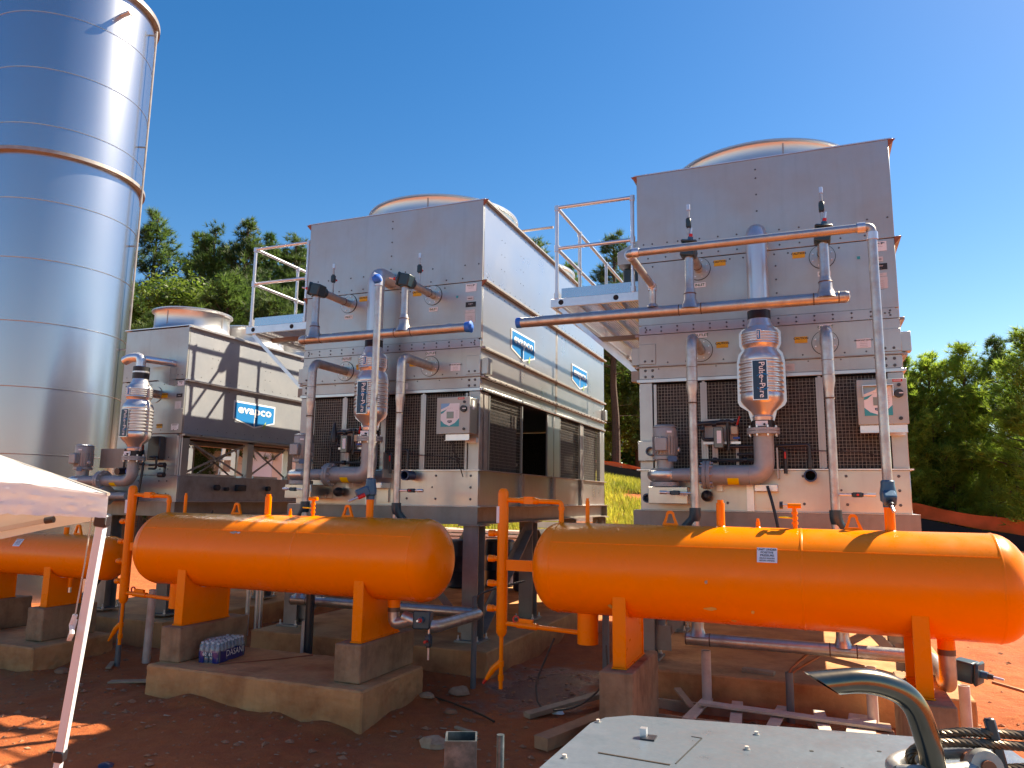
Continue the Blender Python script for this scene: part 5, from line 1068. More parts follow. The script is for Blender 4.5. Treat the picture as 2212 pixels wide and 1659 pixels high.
def pallet():
    t = thing('wooden_pallet', 'broken wooden pallet with a long grey board on top, in front of the right slab', 'pallet', (-.35, 7.2, .12))
    zb = .16
    for y, z in ((6.88, .22), (7.48, .20)): MB().box(-1.52, .52, y-.02, y+.02, z-.10, z+.03).build('stringer', M_WOOD, t, .004)
    xs = [-1.05, -.72, -.38, -.02, .28]
    for i, x in enumerate(xs):
        a = .03*((i % 2)*2-1); MB().bar((x+a, 6.76, .265), (x-a, 7.60, .245), .10 if i < 4 else .22, .02).build('slat', M_WOODG, t, .003)
    MB().bar((-1.05, 7.21, .30), (.50, 7.12, .285), .11, .025).build('long_board', M_WOODG, t, .003)
    MB().bar((-1.30, 7.56, .32), (-1.12, 7.31, .22), .07, .02).build('slat', M_WOOD, t, .003)
    MB().box(.18, .52, 6.81, 7.16, .12, .262).build('side_block', M_TIMBER, t, .004)
pallet()
def lump(x, y, s, m, label, name, cat, flat=.6, seed=0):
    rnd = random.Random(seed); mb = MB(); n, k = 9, 5; vs = []
    for i in range(k+1):
        for j in range(n):
            a = pi*i/k; b = 2*pi*j/n; r = s*(1+.35*noise.noise((cos(b)*sin(a)*1.7+seed, sin(b)*sin(a)*1.7, cos(a)*1.7))); vs.append((x+r*sin(a)*cos(b)*1.3, y+r*sin(a)*sin(b), gh(x, y)+s*flat*.4+r*flat*cos(a)))
    mb.add(vs, [(i*n+j, (i+1)*n+j, (i+1)*n+(j+1) % n, i*n+(j+1) % n) for i in range(k) for j in range(n)]); solo(mb, name, m, label, cat)
lump(-2.95, 5.72, .10, M_DEBRIS, 'rounded sandy stone beside the square steel tube', 'stone', 'stone', .55, 1)
lump(-3.24, 6.62, .055, M_STONE, 'small broken brick red lump on the clay', 'clay_lump', 'stone', .55, 2)
lump(-3.50, 7.32, .10, M_DEBRIS, 'crumpled pale rag at the corner of the middle slab', 'rag', 'rag', .5, 3)
lump(-3.62, 6.85, .06, M_DEBRIS, 'pale broken concrete piece by the middle pad corner', 'concrete_piece', 'stone', .5, 4)
lump(-7.85, 6.2, .07, M_STONE, 'red stone near the tent leg', 'stone', 'stone', .5, 5)
lump(-2.30, 6.95, .05, M_WHITE, 'crumpled clear plastic scrap by the right tank conduit', 'plastic_scrap', 'litter', .6, 6)
lump(-4.95, 4.35, .05, M_BARREL, 'small dark plastic scrap on the clay in front', 'plastic_scrap', 'litter', .4, 7)

# ---------------------------------------------------------------- square tube and rod close to the camera
def square_tube():
    c = V(-1.115, 2.36, 0); ang = radians(24); ux = V(cos(ang), sin(ang), 0); uy = V(-sin(ang), cos(ang), 0); h = .052; top = 1.322; mb = MB(); th = .006
    o = [(-h, -h), (h, -h), (h, h), (-h, h)]; i_ = [(-h+th, -h+th), (h-th, -h+th), (h-th, h-th), (-h+th, h-th)]
    pt = lambda a, z: c+ux*a[0]+uy*a[1]+Z_*z
    vs = [pt(a, .1) for a in o]+[pt(a, top) for a in o]+[pt(a, top) for a in i_]+[pt(a, top-.6) for a in i_]
    fs = []
    for k in range(3): fs += [(k*4+j, k*4+(j+1) % 4, (k+1)*4+(j+1) % 4, (k+1)*4+j) for j in range(4)]
    mb.add(vs, fs+[(12, 13, 14, 15)]); solo(mb, 'square_post', M_TUBE, 'open square steel tube standing up at the bottom edge of the picture', 'steel post', loc=(c.x, c.y, .1))
    solo(MB().cyl((-1.0, 2.42, .1), (-1.0, 2.42, 1.325), .013, n=14), 'steel_rod', M_TUBE, 'thin steel rod standing right of the square tube', 'rod')
M_TUBE = mat('mill_steel_tube', (.10, .12, .12), .7, .4, .5, 20, (.4, .4, .4))
square_tube()

# ---------------------------------------------------------------- equipment deck with exhaust, shackle and wire rope
def deck():
    A, B, C = V(-.93, 1.7, 1.2), V(-.885, 3.26, 1.2), V(.62, 3.50, 1.2)
    t = thing('equipment_deck', 'flat scratched metal deck of a machine at the bottom of the picture', 'machine', (-.2, 2.6, .15))
    D = V(.95, 1.9, 1.2)
    poly = [A, B-V(0, .16, 0), B+V(.035, -.06, 0), B+V(.13, .02, 0), C, D]
    n = len(poly); mb = MB(); mb.add([p for p in poly]+[p-Z_*.006 for p in poly], [tuple(range(n-1, -1, -1)), tuple(range(n, 2*n))]+[(i, i+n, (i+1) % n+n, (i+1) % n) for i in range(n)])
    mb.f[0] = tuple(range(n-1, -1, -1)); mb.build('deck_plate', M_ALU, t)
    inn = [A+V(.03, 0, 0), B+V(.1, -.1, 0), C+V(-.03, -.06, 0), D+V(-.05, .05, 0)]
    mb = MB(); m = 4; mb.add([p-Z_*.012 for p in inn]+[V(p.x, p.y, .35) for p in inn], [(i, i+m, (i+1) % m+m, (i+1) % m) for i in range(m)]+[(4, 5, 6, 7)]); mb.build('machine_body', M_CONDUIT, t)
    for x in (-.7, .55): MB().box(x-.06, x+.06, 1.9, 3.3, .12, .36).build('skid_rail', M_BLACKP, t)
    def at(x, y): return V(x, y, 1.2)
    # hatch outline and latch
    h = MB(); h.bar(at(-.76, 2.76)+Z_*.001, at(-.50, 2.74)+Z_*.001, .008, .003); h.build('hatch_hinge', M_ROPE, t)
    MB().bar(at(-.485, 2.76)+Z_*.001, at(-.44, 3.08)+Z_*.001, .005, .002).build('hatch_gap', M_DARK, t); MB().bar(at(-.44, 3.085)+Z_*.001, at(-.48, 3.09)+Z_*.001, .005, .002).build('hatch_gap', M_DARK, t)
    l = MB().box(-.655, -.60, 2.97, 3.03, 1.201, 1.206).build('latch_plate', M_BLACKP, t); MB().box(-.66, -.635, 2.99, 3.02, 1.206, 1.235).build('latch_tongue', M_BRIGHT, l)
    for x, y in ((-.86, 3.12), (-.855, 2.66), (.02-.27, 3.22), (-.27, 3.02)):
        b = MB().cyl((x, y, 1.2), (x, y, 1.203), .012, n=12).build('washer', M_CAST, t); MB().cyl((x, y, 1.203), (x, y, 1.212), .008, n=6).build('bolt_head', M_PVC, b)
    for x, y in ((-.05, 3.10), (.05, 2.95), (.18, 3.2)): MB().cyl((x, y, 1.2), (x, y, 1.2015), .008, n=10).build('bolt_hole', M_DARK, t)
    # exhaust pipe
    mb = MB(); r = .0395
    path = fillet([(.325, 2.93, 1.16), (.318, 2.90, 1.30), (.27, 2.86, 1.48), (.14, 2.79, 1.535), (-.005, 2.71, 1.525)], .14, 10)
    u, v = frame(path[1]-path[0]); ring = []; nn = 28; m = len(path)
    for i, p in enumerate(path):
        d = (path[min(i+1, m-1)]-path[max(i-1, 0)]).normalized(); u = (u-d*u.dot(d)).normalized(); v = d.cross(u)
        for j in range(nn):
            q = u*cos(2*pi*j/nn)+v*sin(2*pi*j/nn); pt = p+q*r
            if i == m-1: pt = pt+d*(.055*q.z)     # slash-cut tip: upper lip longer
            ring.append(pt)
    inner = [path[-1]-(path[-1]-path[-2]).normalized()*.12*0+(p-path[-1])*.93 for p in ring[-nn:]]
    back = [p-(path[-1]-path[-3]).normalized()*.12 for p in inner]
    vs = ring+inner+back; R_ = m+2
    mb.add(vs, [(i*nn+j, i*nn+(j+1) % nn, (i+1)*nn+(j+1) % nn, (i+1)*nn+j) for i in range(R_-1) for j in range(nn)]+[tuple((R_-1)*nn+j for j in range(nn))])
    ex = mb.build('exhaust_pipe', M_CHROME, t); 
    MB().cyl((.325, 2.93, 1.201), (.325, 2.93, 1.215), .055, n=20).build('exhaust_collar', M_CAST, t)
    # shackle
    s = thing('shackle', 'heavy galvanized shackle with rusty pin beside the exhaust pipe', 'shackle', (.40, 2.98, 1.2))
    MB().tube([(.22, 2.90, 1.225), (.26, 2.88, 1.235), (.33, 2.9, 1.24), (.42, 2.95, 1.245), (.47, 2.99, 1.25)], .026, 14, R=.05).build('shackle_bow', M_CAST, s)
    MB().tube([(.22, 2.90, 1.225), (.20, 2.98, 1.225), (.26, 3.06, 1.235), (.36, 3.10, 1.25), (.46, 3.12, 1.26)], .026, 14, R=.05).build('shackle_bow', M_CAST, s)
    MB().lathe((.475, 2.985, 1.255), V(.25, -1, .15), [(.02, -.03), (.05, -.028), (.055, 0), (.05, .028), (.02, .03)], 24).build('shackle_eye', M_CAST, s)
    MB().cyl((.475+.01, 2.945, 1.262), (.44, 3.12, 1.24), .022, n=16).build('shackle_pin', M_RUST, s)
    # guard upright
    g = MB(); p, q = V(.545, 3.05, 1.2), V(.515, 3.08, 1.385); g.bar(p, q, .032, .05, (0, 1, 0)); solo(g, 'rope_guard', M_BLACKP, 'black steel upright holding the wire rope', 'bracket', bevel=.006, loc=p)
    # rope: strands twisted round a path
    def rope(pts, r, label):
        path = fillet(pts, .15, 14); d = [0]
        for a, b in zip(path[:-1], path[1:]): d.append(d[-1]+(b-a).length)
        fine = []; L = d[-1]; N = int(L/.006)
        for i in range(N+1):
            s_ = L*i/N; k = max(j for j in range(len(d)) if d[j] <= s_+1e-9); k = min(k, len(path)-2); f_ = (s_-d[k])/max(1e-9, d[k+1]-d[k]); fine.append(path[k].lerp(path[k+1], f_))
        tr = thing('wire_rope', label, 'wire rope', tuple(pts[0]), 'thick steel wire rope lines')
        for st in range(6):
            u, v = frame(fine[1]-fine[0]); pp = []
            for i, p in enumerate(fine):
                dd = (fine[min(i+1, N)]-fine[max(i-1, 0)]).normalized(); u = (u-dd*u.dot(dd)).normalized(); v = dd.cross(u); a = 2*pi*st/6+L*i/N*55; pp.append(p+(u*cos(a)+v*sin(a))*r*.6)
            MB().tube(pp, r*.42, 6).build('strand', M_ROPE, tr)
    rope([(.95, 3.20, 1.33), (.60, 3.10, 1.335), (.42, 3.02, 1.345), (.36, 3.0, 1.335)], .016, 'upper wire rope passing behind the exhaust pipe')
    rope([(.95, 3.18, 1.295), (.60, 3.08, 1.305), (.42, 3.0, 1.318), (.30, 2.96, 1.31), (.25, 2.95, 1.27), (.27, 2.96, 1.225)], .016, 'lower wire rope looping down through the shackle')
    rope([(.95, 3.2, 1.25), (.62, 3.10, 1.235), (.50, 3.06, 1.225)], .016, 'short wire rope at the bottom right corner')
deck()

# ---------------------------------------------------------------- canopy tent
def tent():
    t = thing('canopy_tent', 'white pop-up canopy tent with crumpled valance at the left edge', 'tent', (-2.9, 2.3, .1))
    C = V(-2.636, 2.211, 2.094)
    n = 60; rows = 12
    top = [C, V(-2.785, 2.092, 2.120), V(-2.938, 1.973, 2.138), V(-3.40, 1.65, 2.19), V(-4.3, 1.02, 2.20)]
    hs = [.094, .112, .124, .145, .15]                                   # valance drop along the eave
    def along(P, s):
        s = s*(len(P)-1); k = min(int(s), len(P)-2); return P[k]+(P[k+1]-P[k])*(s-k)
    def sheet(name, fn, m, par=t, nr=rows, nc=n):
        mb = MB(); mb.add([fn(i/nr, j/nc) for i in range(nr+1) for j in range(nc+1)], [(i*(nc+1)+j, (i+1)*(nc+1)+j, (i+1)*(nc+1)+j+1, i*(nc+1)+j+1) for i in range(nr) for j in range(nc)]); return mb.build(name, m, par)
    out = V(.63, -.77, 0)
    def val(r, s):
        w_ = (.010*noise.noise((s*14, r*5, 1))+.007*noise.noise((s*40, r*11, 5)))*min(1, r*4)*min(1, s*10+.15)+.003*sin(r*13+s*9+3*noise.noise((s*5, r*2, 3)))*min(1, s*14+.3)
        return along(top, s)+out*w_-Z_*(along(hs, s)*r+.006*noise.noise((s*30, 0, 8))*r)
    sheet('front_valance', val, M_TENT)
    # the far side valance, seen from its inner face below the front one
    lo0 = [V(-2.70, 2.24, 2.03), V(-2.97, 2.20, 2.04), V(-3.11, 2.10, 2.04), V(-3.5, 1.9, 2.04), V(-4.2, 1.5, 2.05)]
    lo1 = [V(-2.70, 2.25, 1.995), V(-2.97, 2.209, 1.947), V(-3.1, 2.109, 1.906), V(-3.45, 1.93, 1.82), V(-4.2, 1.5, 1.80)]
    sheet('rear_valance', lambda r, s: along(lo0, s).lerp(along(lo1, s), r)+out*.012*noise.noise((s*11, r*2, 2)), M_TENTIN)
    # roof slopes up to the peak
    apex = V(-5.2, 2.62, 2.60)
    def roof(r, s):
        p = along(top, s).lerp(apex, r); return p+Z_*(-.06*sin(pi*r)*min(1, s*3)+.006*noise.noise((s*9, r*9, 0)))
    sheet('roof_panel', roof, M_TENT, nr=24, nc=40)
    C2 = V(-5.0, 4.08, 2.12)
    sheet('roof_panel', lambda r, s: C.lerp(C2, s).lerp(apex, r)-Z_*(.05*sin(pi*r)*sin(pi*s)+.012+.02*s), M_TENT, nr=12, nc=12)
    sheet('side_valance', lambda r, s: C.lerp(C2, s)-Z_*(.012+.03*s+.11*r), M_TENT, nr=4, nc=20)
    MB().tube([C, C.lerp(apex, .5)-Z_*.012, apex], .008, 8).build('hip_seam', M_TENTIN, t)
    L = V(-.72, -.58, .08).normalized()
    # leg: white square post with inner section and clamp
    top = V(-2.68, 2.232, 1.995); d = V(-.194, .063, -.985).normalized()
    lg = MB(); lg.bar(top, top+d*.98, .034, .034, (.9, .4, 0)); leg = lg.build('leg', M_LEGW, t, .003)
    MB().bar(top+d*.98, top+d*2.0, .027, .027, (.9, .4, 0)).build('inner_leg', M_LEGW, leg, .002)
    MB().bar(top+d*.94, top+d*.985, .042, .042, (.9, .4, 0)).build('leg_clamp', M_BLACKP, leg, .004)
    MB().bar(top-d*.02, top+d*.03, .05, .05, (.9, .4, 0)).build('corner_bracket', M_BLACKP, leg, .006)
    p = V(-2.90, 2.15, 1.985); MB().bar(p, p+V(-.40, -.14, -.085), .014, .018).build('truss_bar', M_TENTIN, t); MB().cyl(p, p+V(.03, .012, .006), .014, n=10).build('truss_end', M_BLACKP, t)
    rp = top+V(-.05, -.01, .02); MB().tube([rp, rp+V(-.015, 0, -.2), rp+V(-.04, 0, -.4)], .003, 6).build('cord', M_TENTIN, t)
    MB().tube([rp+V(-.04, 0, -.4), rp+V(-.055, 0, -.44), rp+V(-.035, -.01, -.47), rp+V(-.06, 0, -.5), rp+V(-.05, .01, -.42)], .010, 6).build('cord_knot', M_TENT, t)
M_LEGW = mat('white_powder_coat', (.72, .78, .80), .1, .35)
tent()
# ---------------------------------------------------------------- trees
def add_arr(name, vs, fs, m):
    me = bpy.data.meshes.new(name); me.from_pydata(vs, [], fs); me.materials.append(m); return me
def pine_mesh(seed, H, crown_from, Rmax, ntuft, tl, needles=19):
    rnd = random.Random(seed); tr = MB(); pts = []; rs = []
    for i in range(9): z = H*i/8; pts.append((.12*noise.noise((z*.25, seed, 0)), .12*noise.noise((z*.25, seed, 7)), z)); rs.append(max(.015, .16*(H/10)*(1-z/H)**.8+.01))
    tr.tube(pts, .1, 8, rs=rs)
    limbs = []
    z = H*crown_from
    while z < H*.97:
        f_ = (z-H*crown_from)/(H*(1-crown_from)); L = Rmax*(1-f_)**.72*(.5+.5*min(1, f_*3+.35))*rnd.uniform(.6, 1.15)
        for k in range(rnd.choice((3, 4, 5))):
            a = rnd.uniform(0, 2*pi); l = L*rnd.uniform(.65, 1.15)+.15; el = .1+.75*f_+rnd.uniform(-.15, .25); b = V(pts[4][0], pts[4][1], z); d = V(cos(a)*cos(el), sin(a)*cos(el), sin(el)); e = b+d*l+Z_*l*.12
            tr.tube([b, b.lerp(e, .5)-Z_*l*.06, e], .02, 4, rs=[.018+.012*l, .014+.006*l, .008]); limbs.append((b, e, l))
        z += H*.035*rnd.uniform(.7, 1.3)
    for k in range(6):   # dead lower branches
        zz = H*rnd.uniform(crown_from*.35, crown_from); a = rnd.uniform(0, 6.28); l = rnd.uniform(.5, 1.4); b = V(0, 0, zz); tr.tube([b, b+V(cos(a)*l, sin(a)*l, .1*l)], .012, 4, rs=[.015, .005])
    vs = []; fs = []; tot = sum(l for *_, l in limbs)
    for b, e, l in limbs:
        for _ in range(max(2, int(ntuft*l/tot))):
            t = rnd.uniform(.25, 1.04)**.5; p = b.lerp(e, t)+V(rnd.gauss(0, 1), rnd.gauss(0, 1), rnd.gauss(.3, .8))*(.10+l*.085)
            ax = ((e-b).normalized()+V(rnd.gauss(0, .45), rnd.gauss(0, .45), .55)).normalized()
            for q in range(needles):
                d = (ax*.8+V(rnd.gauss(0, .6), rnd.gauss(0, .6), rnd.gauss(0, .6))).normalized(); s = d.cross(V(rnd.random(), rnd.random(), rnd.random())).normalized()*tl*.047; L_ = tl*rnd.uniform(.7, 1.1); k = len(vs)
                vs += [p-s, p+s, p+d*L_]; fs.append((k, k+1, k+2))
    return tr, vs, fs
def leaf_mesh(seed, H, R, nl, size):
    rnd = random.Random(seed); tr = MB(); tr.tube([(0, 0, 0), (.05, 0, H*.3), (0, .1, H*.6), (0, 0, H*.95)], .1, 8, rs=[.13, .1, .06, .015]); vs = []; fs = []; cl = []
    for _ in range(46):
        z = H*rnd.uniform(.22, .98); rr = R*sin(pi*min(1, (z/H)**.9*.93+.05))**.6*rnd.uniform(.35, 1); a = rnd.uniform(0, 6.28); c = V(rr*cos(a), rr*sin(a), z); cl.append(c); tr.tube([(0, 0, z*.82), c*.5+V(0, 0, z*.45), c], .02, 4, rs=[.03, .018, .006])
    for c in cl:
        for _ in range(nl//46):
            p = c+V(rnd.gauss(0, 1), rnd.gauss(0, 1), rnd.gauss(0, .8))*R*.22; u = V(rnd.gauss(0, 1), rnd.gauss(0, 1), rnd.gauss(0, .6)).normalized(); v = u.cross(V(rnd.gauss(0, 1), rnd.gauss(0, 1), rnd.gauss(0, 1))).normalized(); s = size*rnd.uniform(.6, 1.2); k = len(vs)
            vs += [p-u*s, p+v*s*.55, p+u*s, p-v*s*.55]; fs.append((k, k+1, k+2, k+3))
    return tr, vs, fs
PROTO = {}
def proto(key):
    if key in PROTO: return PROTO[key]
    if key[0] == 'p': tr, vs, fs = pine_mesh(int(key[1])*11+3, 14, .18, 3.2, 2300, .40)
    elif key[0] in 'yd': tr, vs, fs = pine_mesh(int(key[1])*7+50, 9, .10, 2.5, 2100, .33)
    elif key[0] == 's': tr, vs, fs = pine_mesh(int(key[1])*5+80, 14, .42, 2.4, 1000, .42)
    else: tr, vs, fs = leaf_mesh(int(key[1])*3+20, 11, 2.6, 17000, .105)
    crown = add_arr('crown', [tuple(v) for v in vs], fs, {'p': M_PINE, 'y': M_PINE2, 'd': M_PINE, 's': M_PINE, 'l': M_LEAF}[key[0]])
    tm = bpy.data.meshes.new('trunk'); tm.from_pydata(tr.v, [], tr.f); tm.materials.append(M_BARK)
    PROTO[key] = (tm, crown); return PROTO[key]
def tree(az, D, ztop, key, label, rot=0, wide=1.0):
    """az: bearing in degrees right of +Y; ztop: height of the tip"""
    x, y = D*sin(radians(az)), D*cos(radians(az)); z = gh(x, y)-.05; base = {'p': 14, 'y': 9, 'd': 9, 's': 14, 'l': 11}[key[0]]; s = (ztop-z)/base
    o = thing({'p': 'pine_tree', 'y': 'young_pine_tree', 'd': 'young_pine_tree', 's': 'pine_tree', 'l': 'broadleaf_tree'}[key[0]], label, 'tree', (x, y, z), 'trees along the edge of the yard')
    o.rotation_euler.z = rot; tm, cr = proto(key)
    for nm, me in (('trunk', tm), ('crown', cr)):
        c = bpy.data.objects.new(nm, me); COL.objects.link(c); c.parent = o; c.scale = (s*wide, s*wide, s)
T = [  # az, D, top, kind, label
 (-48.5, 37, 15.1, 'p0', 'tall dark pine right beside the silo edge'), (-46.6, 34, 10.9, 'l0', 'light green broadleaf tree between the silo and the dark pines'),
 (-44.6, 38, 15.0, 'p1', 'dark pine with twin tips left of the treetop gap'), (-42.4, 37, 15.2, 'p2', 'pine behind the fans of the small cooling unit'), (-40.6, 39, 15.4, 'p0', 'tallest pine of the left row, near its middle'),
 (-38.9, 37, 14.6, 'p1', 'pine standing left of the platform railing'), (-37.0, 34, 12.4, 'd0', 'lower bushy pine seen through the left platform railing'), (-35.3, 38, 14.9, 'p2', 'pine touching the corner of the middle cooling unit'),
 (-43.4, 31, 10.6, 'd1', 'low bushy pine in front of the left tree row'), (-47.9, 30, 8.6, 'd1', 'low bushy pine just above the small cooling unit roof'), (-40.0, 30, 10.0, 'd2', 'lower yellowish pine between the fan cowls and the railing'), (-51.5, 36, 14, 'p2', 'pine hidden mostly by the silo'), (-45.5, 41, 15.6, 'p0', 'pine behind the gap right of the silo'), (-43.6, 42, 15.2, 'p1', 'rear pine filling the gap in the left row'), (-37.9, 41, 15.4, 'p2', 'rear pine behind the left platform railing'), (-36.2, 33, 11.5, 'd2', 'low pine at the corner of the middle cooling unit'), (-41.6, 43, 15.3, 'p1', 'rear pine behind the tallest one of the left row'),
 (-32.0, 40, 14.6, 'p0', 'pine wholly behind the middle cooling unit'), (-20.3, 37, 15.4, 's0', 'pine tip rising above the roof edge of the middle cooling unit'), (-17.6, 38, 14.2, 's1', 'pine tip beside the second fan cowl of the middle cooling unit'),
 (-14.0, 34, 14.4, 's2', 'tall bare trunked pine on the bank between the two large cooling units'), (-15.2, 41, 12.6, 'l0', 'leafy tree on the bank behind the bare trunked pine'), (-12.4, 40, 13.2, 'l1', 'sunlit leafy tree on the bank left of the right cooling unit'), (-10.6, 38, 13.4, 'p1', 'pine on the bank hidden behind the right cooling unit'), (-16.3, 36, 9.5, 'y1', 'low pine on the bank at the corner of the middle cooling unit'),
 (5.6, 38.5, 8.8, 'y0', 'young pine beside the right edge of the right cooling unit'), (7.6, 39, 8.8, 'y1', 'young pine second from the right cooling unit'), (9.6, 39, 9.1, 'y2', 'young pine with visible trunk near the right picture edge'), (11.5, 40, 9.6, 'p2', 'taller pine at the right picture edge'), (8.6, 38, 5.2, 'y2', 'low bushy pine behind the orange net'), (6.6, 38.5, 6.8, 'y1', 'low dense pine in front of the young pines'), (13.5, 37, 9.3, 'y0', 'young pine just outside the right picture edge'), (10.6, 37.5, 4.0, 'y0', 'small bright pine close behind the orange net'), (4.0, 38, 9.4, 'y2', 'young pine mostly behind the right cooling unit'), (7.4, 44, 8.0, 'p0', 'dark pine filling the gap behind the young pines'), (9.9, 45, 8.2, 'p1', 'dark pine far behind at the right'), (12.2, 44, 8.0, 'p0', 'dark far pine at the right picture corner'), (5.4, 45, 8.0, 'p2', 'dark far pine beside the right cooling unit edge')]
for i, (az, D, zt, key, lab) in enumerate(T): tree(az, D, zt, key, lab, i*1.7, 1.15 if key[0] in 'ydl' else 1.1)
def far_wood():
    """unbroken woodland behind the single trees"""
    rnd = random.Random(9); vs = []; fs = []
    for _ in range(42000):
        az = radians(rnd.uniform(-56, 18)); D = rnd.uniform(46, 60); x, y = D*sin(az), D*cos(az); lim = 11.5 if az < radians(-28) else (10 if az < radians(-5) else 6.6); z = gh(x, y)+rnd.random()**.8*lim*(.75+.35*noise.noise((x*.25, y*.25, 3)))
        p = V(x, y, z); u = V(rnd.gauss(0, 1), rnd.gauss(0, 1), rnd.gauss(0, 1)).normalized()*rnd.uniform(.25, .5); v = u.cross(V(rnd.gauss(0, 1), rnd.gauss(0, 1), rnd.gauss(0, 1))).normalized()*.18; k = len(vs)
        vs += [tuple(p-u), tuple(p+v), tuple(p+u), tuple(p-v)]; fs.append((k, k+1, k+2, k+3))
    o = bpy.data.objects.new('far_wood', add_arr('far_wood', vs, fs, M_PINE)); COL.objects.link(o); tag(o, 'dense dark woodland behind the row of trees', 'woodland', kind='stuff')
far_wood()
# ---------------------------------------------------------------- bank grass
def grass():
    rnd = random.Random(4); vs = []; fs = []
    for _ in range(30000):
        x = rnd.uniform(-13, -3.5); y = rnd.uniform(20, 32.5); z = gh(x, y)
        if noise.noise((x*.5, y*.5, 0)) < -.35: continue
        for q in range(2):
            a = rnd.uniform(0, 6.28); h = rnd.uniform(.10, .34); w_ = .018; dx, dy = cos(a)*w_, sin(a)*w_; k = len(vs); lx, ly = rnd.gauss(0, .08), rnd.gauss(0, .08)
            vs += [(x-dx, y-dy, z-.02), (x+dx, y+dy, z-.02), (x+lx, y+ly, z+h)]; fs.append((k, k+1, k+2))
    o = bpy.data.objects.new('bank_grass', add_arr('bank_grass', vs, fs, M_GRASS)); COL.objects.link(o); tag(o, 'yellow green grass growing on the sunlit bank between the cooling units', 'grass', kind='stuff')
grass()
# ---------------------------------------------------------------- fences
def fence_line(pts, h, m, name, label, cat, lift=0, posts=None, sag=.05):
    t = thing(name, label, cat, (pts[0][0], pts[0][1], gh(*pts[0])))
    mb = MB(); vs = []; N = 60; rows = 4
    P = [V(a, b, 0) for a, b in pts]; seg = len(P)-1
    for i in range(rows+1):
        for j in range(N+1):
            s = j/N*seg; k = min(int(s), seg-1); p = P[k].lerp(P[k+1], s-k); kk = 1 if p.x > -1 or lift == 0 else .35; z = gh(p.x, p.y)+lift+h*kk*i/rows
            z += -sag*abs(sin(j*.55))*(i/rows)+.04*noise.noise((j*.4, i*.5, 3)); vs.append((p.x+.05*noise.noise((j*.7, i, 0)), p.y+.05*noise.noise((j*.5, i, 4)), z))
    mb.add(vs, [(i*(N+1)+j, i*(N+1)+j+1, (i+1)*(N+1)+j+1, (i+1)*(N+1)+j) for i in range(rows) for j in range(N)]); mb.build('net_sheet', m, t)
    for j in range(0, N+1, posts or 6):
        s = j/N*seg; k = min(int(s), seg-1); p = P[k].lerp(P[k+1], s-k); z = gh(p.x, p.y); MB().bar((p.x, p.y+.06, z), (p.x+.06*sin(j), p.y+.06, z+lift+h+.06), .04, .04).build('stake', M_BARK, t)
fl = [(-14, 30.5), (-8.6, 31.6), (-4, 33), (0.5, 34.5), (4, 35.4), (9.5, 34.8), (14, 34)]
fence_line(fl, .62, M_MESHBACK, 'silt_fence', 'black silt fence running along the foot of the trees', 'fence')
fence_line([(x, y+.5) for x, y in fl], .62, M_FENCE, 'barrier_net', 'torn orange plastic barrier net above the black silt fence', 'fence', .62, 9, .1)
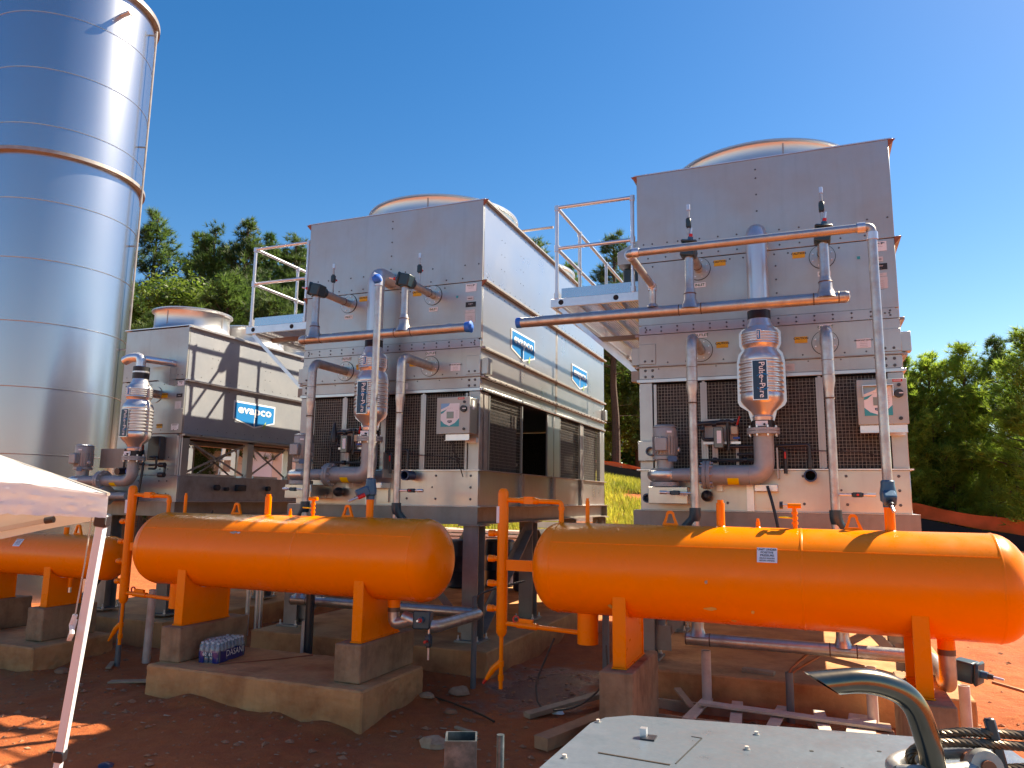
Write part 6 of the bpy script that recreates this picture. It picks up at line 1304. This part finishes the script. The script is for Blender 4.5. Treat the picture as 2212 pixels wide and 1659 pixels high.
# ---------------------------------------------------------------- things far behind under the stands
def far_items():
    def stack(x, y, n, label):
        t = thing('lumber_stack', label, 'lumber', (x, y, gh(x, y)), 'stacks of lumber behind the cooling units')
        z = gh(x, y)
        for i in range(n):
            for k in range(4):
                a = random.uniform(-.12, .12); MB().bar((x-1.2+a, y+k*.2, z+.06+i*.10), (x+1.2+a, y+k*.2+random.uniform(-.06, .06), z+.06+i*.10), .16, .07).build('board', random.choice((M_WOOD, M_WOODG, M_CREAM)), t)
    stack(-8.7, 19.4, 9, 'tall lumber stack seen between the columns of the middle stand'); stack(-11.5, 20.5, 6, 'low lumber stack left of the tall one, behind the middle stand'); stack(-6.0, 21, 5, 'low lumber stack behind the right edge of the middle stand')
    t = thing('board_fence', 'pale slatted crate wall behind the middle stand', 'crate', (-7.1, 21.5, gh(-7.1, 21.5))); z = gh(-7.1, 21.5)
    for i in range(7): MB().box(-8.2, -5.9, 21.5, 21.53, z+.05+i*.21, z+.23+i*.21).build('slat', M_CREAM, t)
    for x in (-8.1, -7.0, -6.0): MB().box(x-.05, x+.05, 21.53, 21.6, z, z+1.5).build('upright', M_WOOD, t)
    def drum(x, y, label):
        t = thing('plastic_drum', label, 'drum', (x, y, .44), 'dark blue plastic drums on the slab')
        MB().lathe((x, y, .442), Z_, [(.25, 0), (.29, .03), (.29, .28), (.30, .30), (.29, .32), (.29, .56), (.30, .58), (.29, .60), (.28, .84), (.25, .87)], 24).build('drum_body', M_BARREL, t); MB().cyl((x+.1, y, 1.31), (x+.1, y, 1.335), .035, n=12).build('bung', M_BLACKP, t)
    drum(-4.9, 13.1, 'dark blue drum behind the level column of the right tank'); drum(-6.2, 13.0, 'dark drum seen at the right end of the middle tank'); drum(-5.65, 13.5, 'dark drum between the two other drums on the middle slab')
    # cream trailer far left
    x0, x1, y0, y1 = -27, -17, 22, 25; z = gh(-22, 23)
    t = thing('storage_trailer', 'cream storage trailer far behind the left cooling unit', 'trailer', (-22, 23, z)); MB().box(x0, x1, y0, y1, z+.4, z+2.5).build('trailer_body', M_CREAM, t, .03)
    MB().box(x0-.05, x1+.05, y0-.05, y1+.05, z+2.5, z+2.6).build('trailer_roof', M_BRIGHT, t)
    for x in np.arange(x0+.6, x1, 1.1): MB().box(x-.03, x+.03, y0-.03, y0, z+.42, z+2.48).build('side_rib', M_CREAM, t)
    MB().box(-19.2, -18.2, y0-.04, y0-.001, z+.45, z+2.3).build('trailer_door', M_WHITE, t)
    for x in (-25, -19): MB().cyl((x, y0+.2, z+.35), (x, y0+.5, z+.35), .35, n=20).build('wheel', M_BLACK, t)
    # step ladder seen through the small unit
    t = thing('step_ladder', 'silver step ladder seen through the open base of the left cooling unit', 'ladder', (-10.6, 11.4, .12))
    for x in (-10.85, -10.4): MB().bar((x, 11.3, .1), (x+.05*(1 if x < -10.6 else -1), 11.6, 3.1), .03, .07).build('rail', M_BRIGHT, t)
    for i in range(9): z = .4+i*.3; MB().bar((-10.83, 11.33+i*.03, z), (-10.42, 11.33+i*.03, z), .03, .07).build('rung', M_BRIGHT, t)
    # bundle of silver conduits and channel between the left units
    for i, (x, y) in enumerate(((-7.65, 8.9), (-7.5, 9.0), (-7.4, 8.8))):
        mb = MB(); mb.cyl((x, y, .1), (x, y, .95+.03*i), .03, n=12); solo(mb, 'conduit_stub', M_BRIGHT, ['left', 'middle', 'right'][i]+' of three silver conduit stubs behind the middle tank', 'conduit', 'silver conduit stubs')
    mb = MB(); mb.bar((-8.95, 7.5, .5), (-8.35, 7.9, 1.75), .12, .04); 
    solo(MB().bar((-9.35, 7.35, .42), (-8.75, 7.6, 1.3), .13, .05), 'steel_channel', M_BLUESTL, 'dark blue steel channel leaning behind the small tank', 'steel channel')
far_items()
# the smaller left unit and its fittings stand a little nearer and are a little smaller
for o in list(COL.objects):
    if o.parent is None and o.get('label') and any(k in o['label'] for k in ('smaller low cooling unit', 'smaller left cooling unit', 'small vertical motor pump', 'small water treatment chamber', 'behind the small chamber by the silo')) and o.name.split('.')[0] != 'concrete_slab':
        k = .983; o.location = Vector((0, 0, CAMZ))+(Vector(o.location)-Vector((0, 0, CAMZ)))*k; o.scale = (k, k, k)
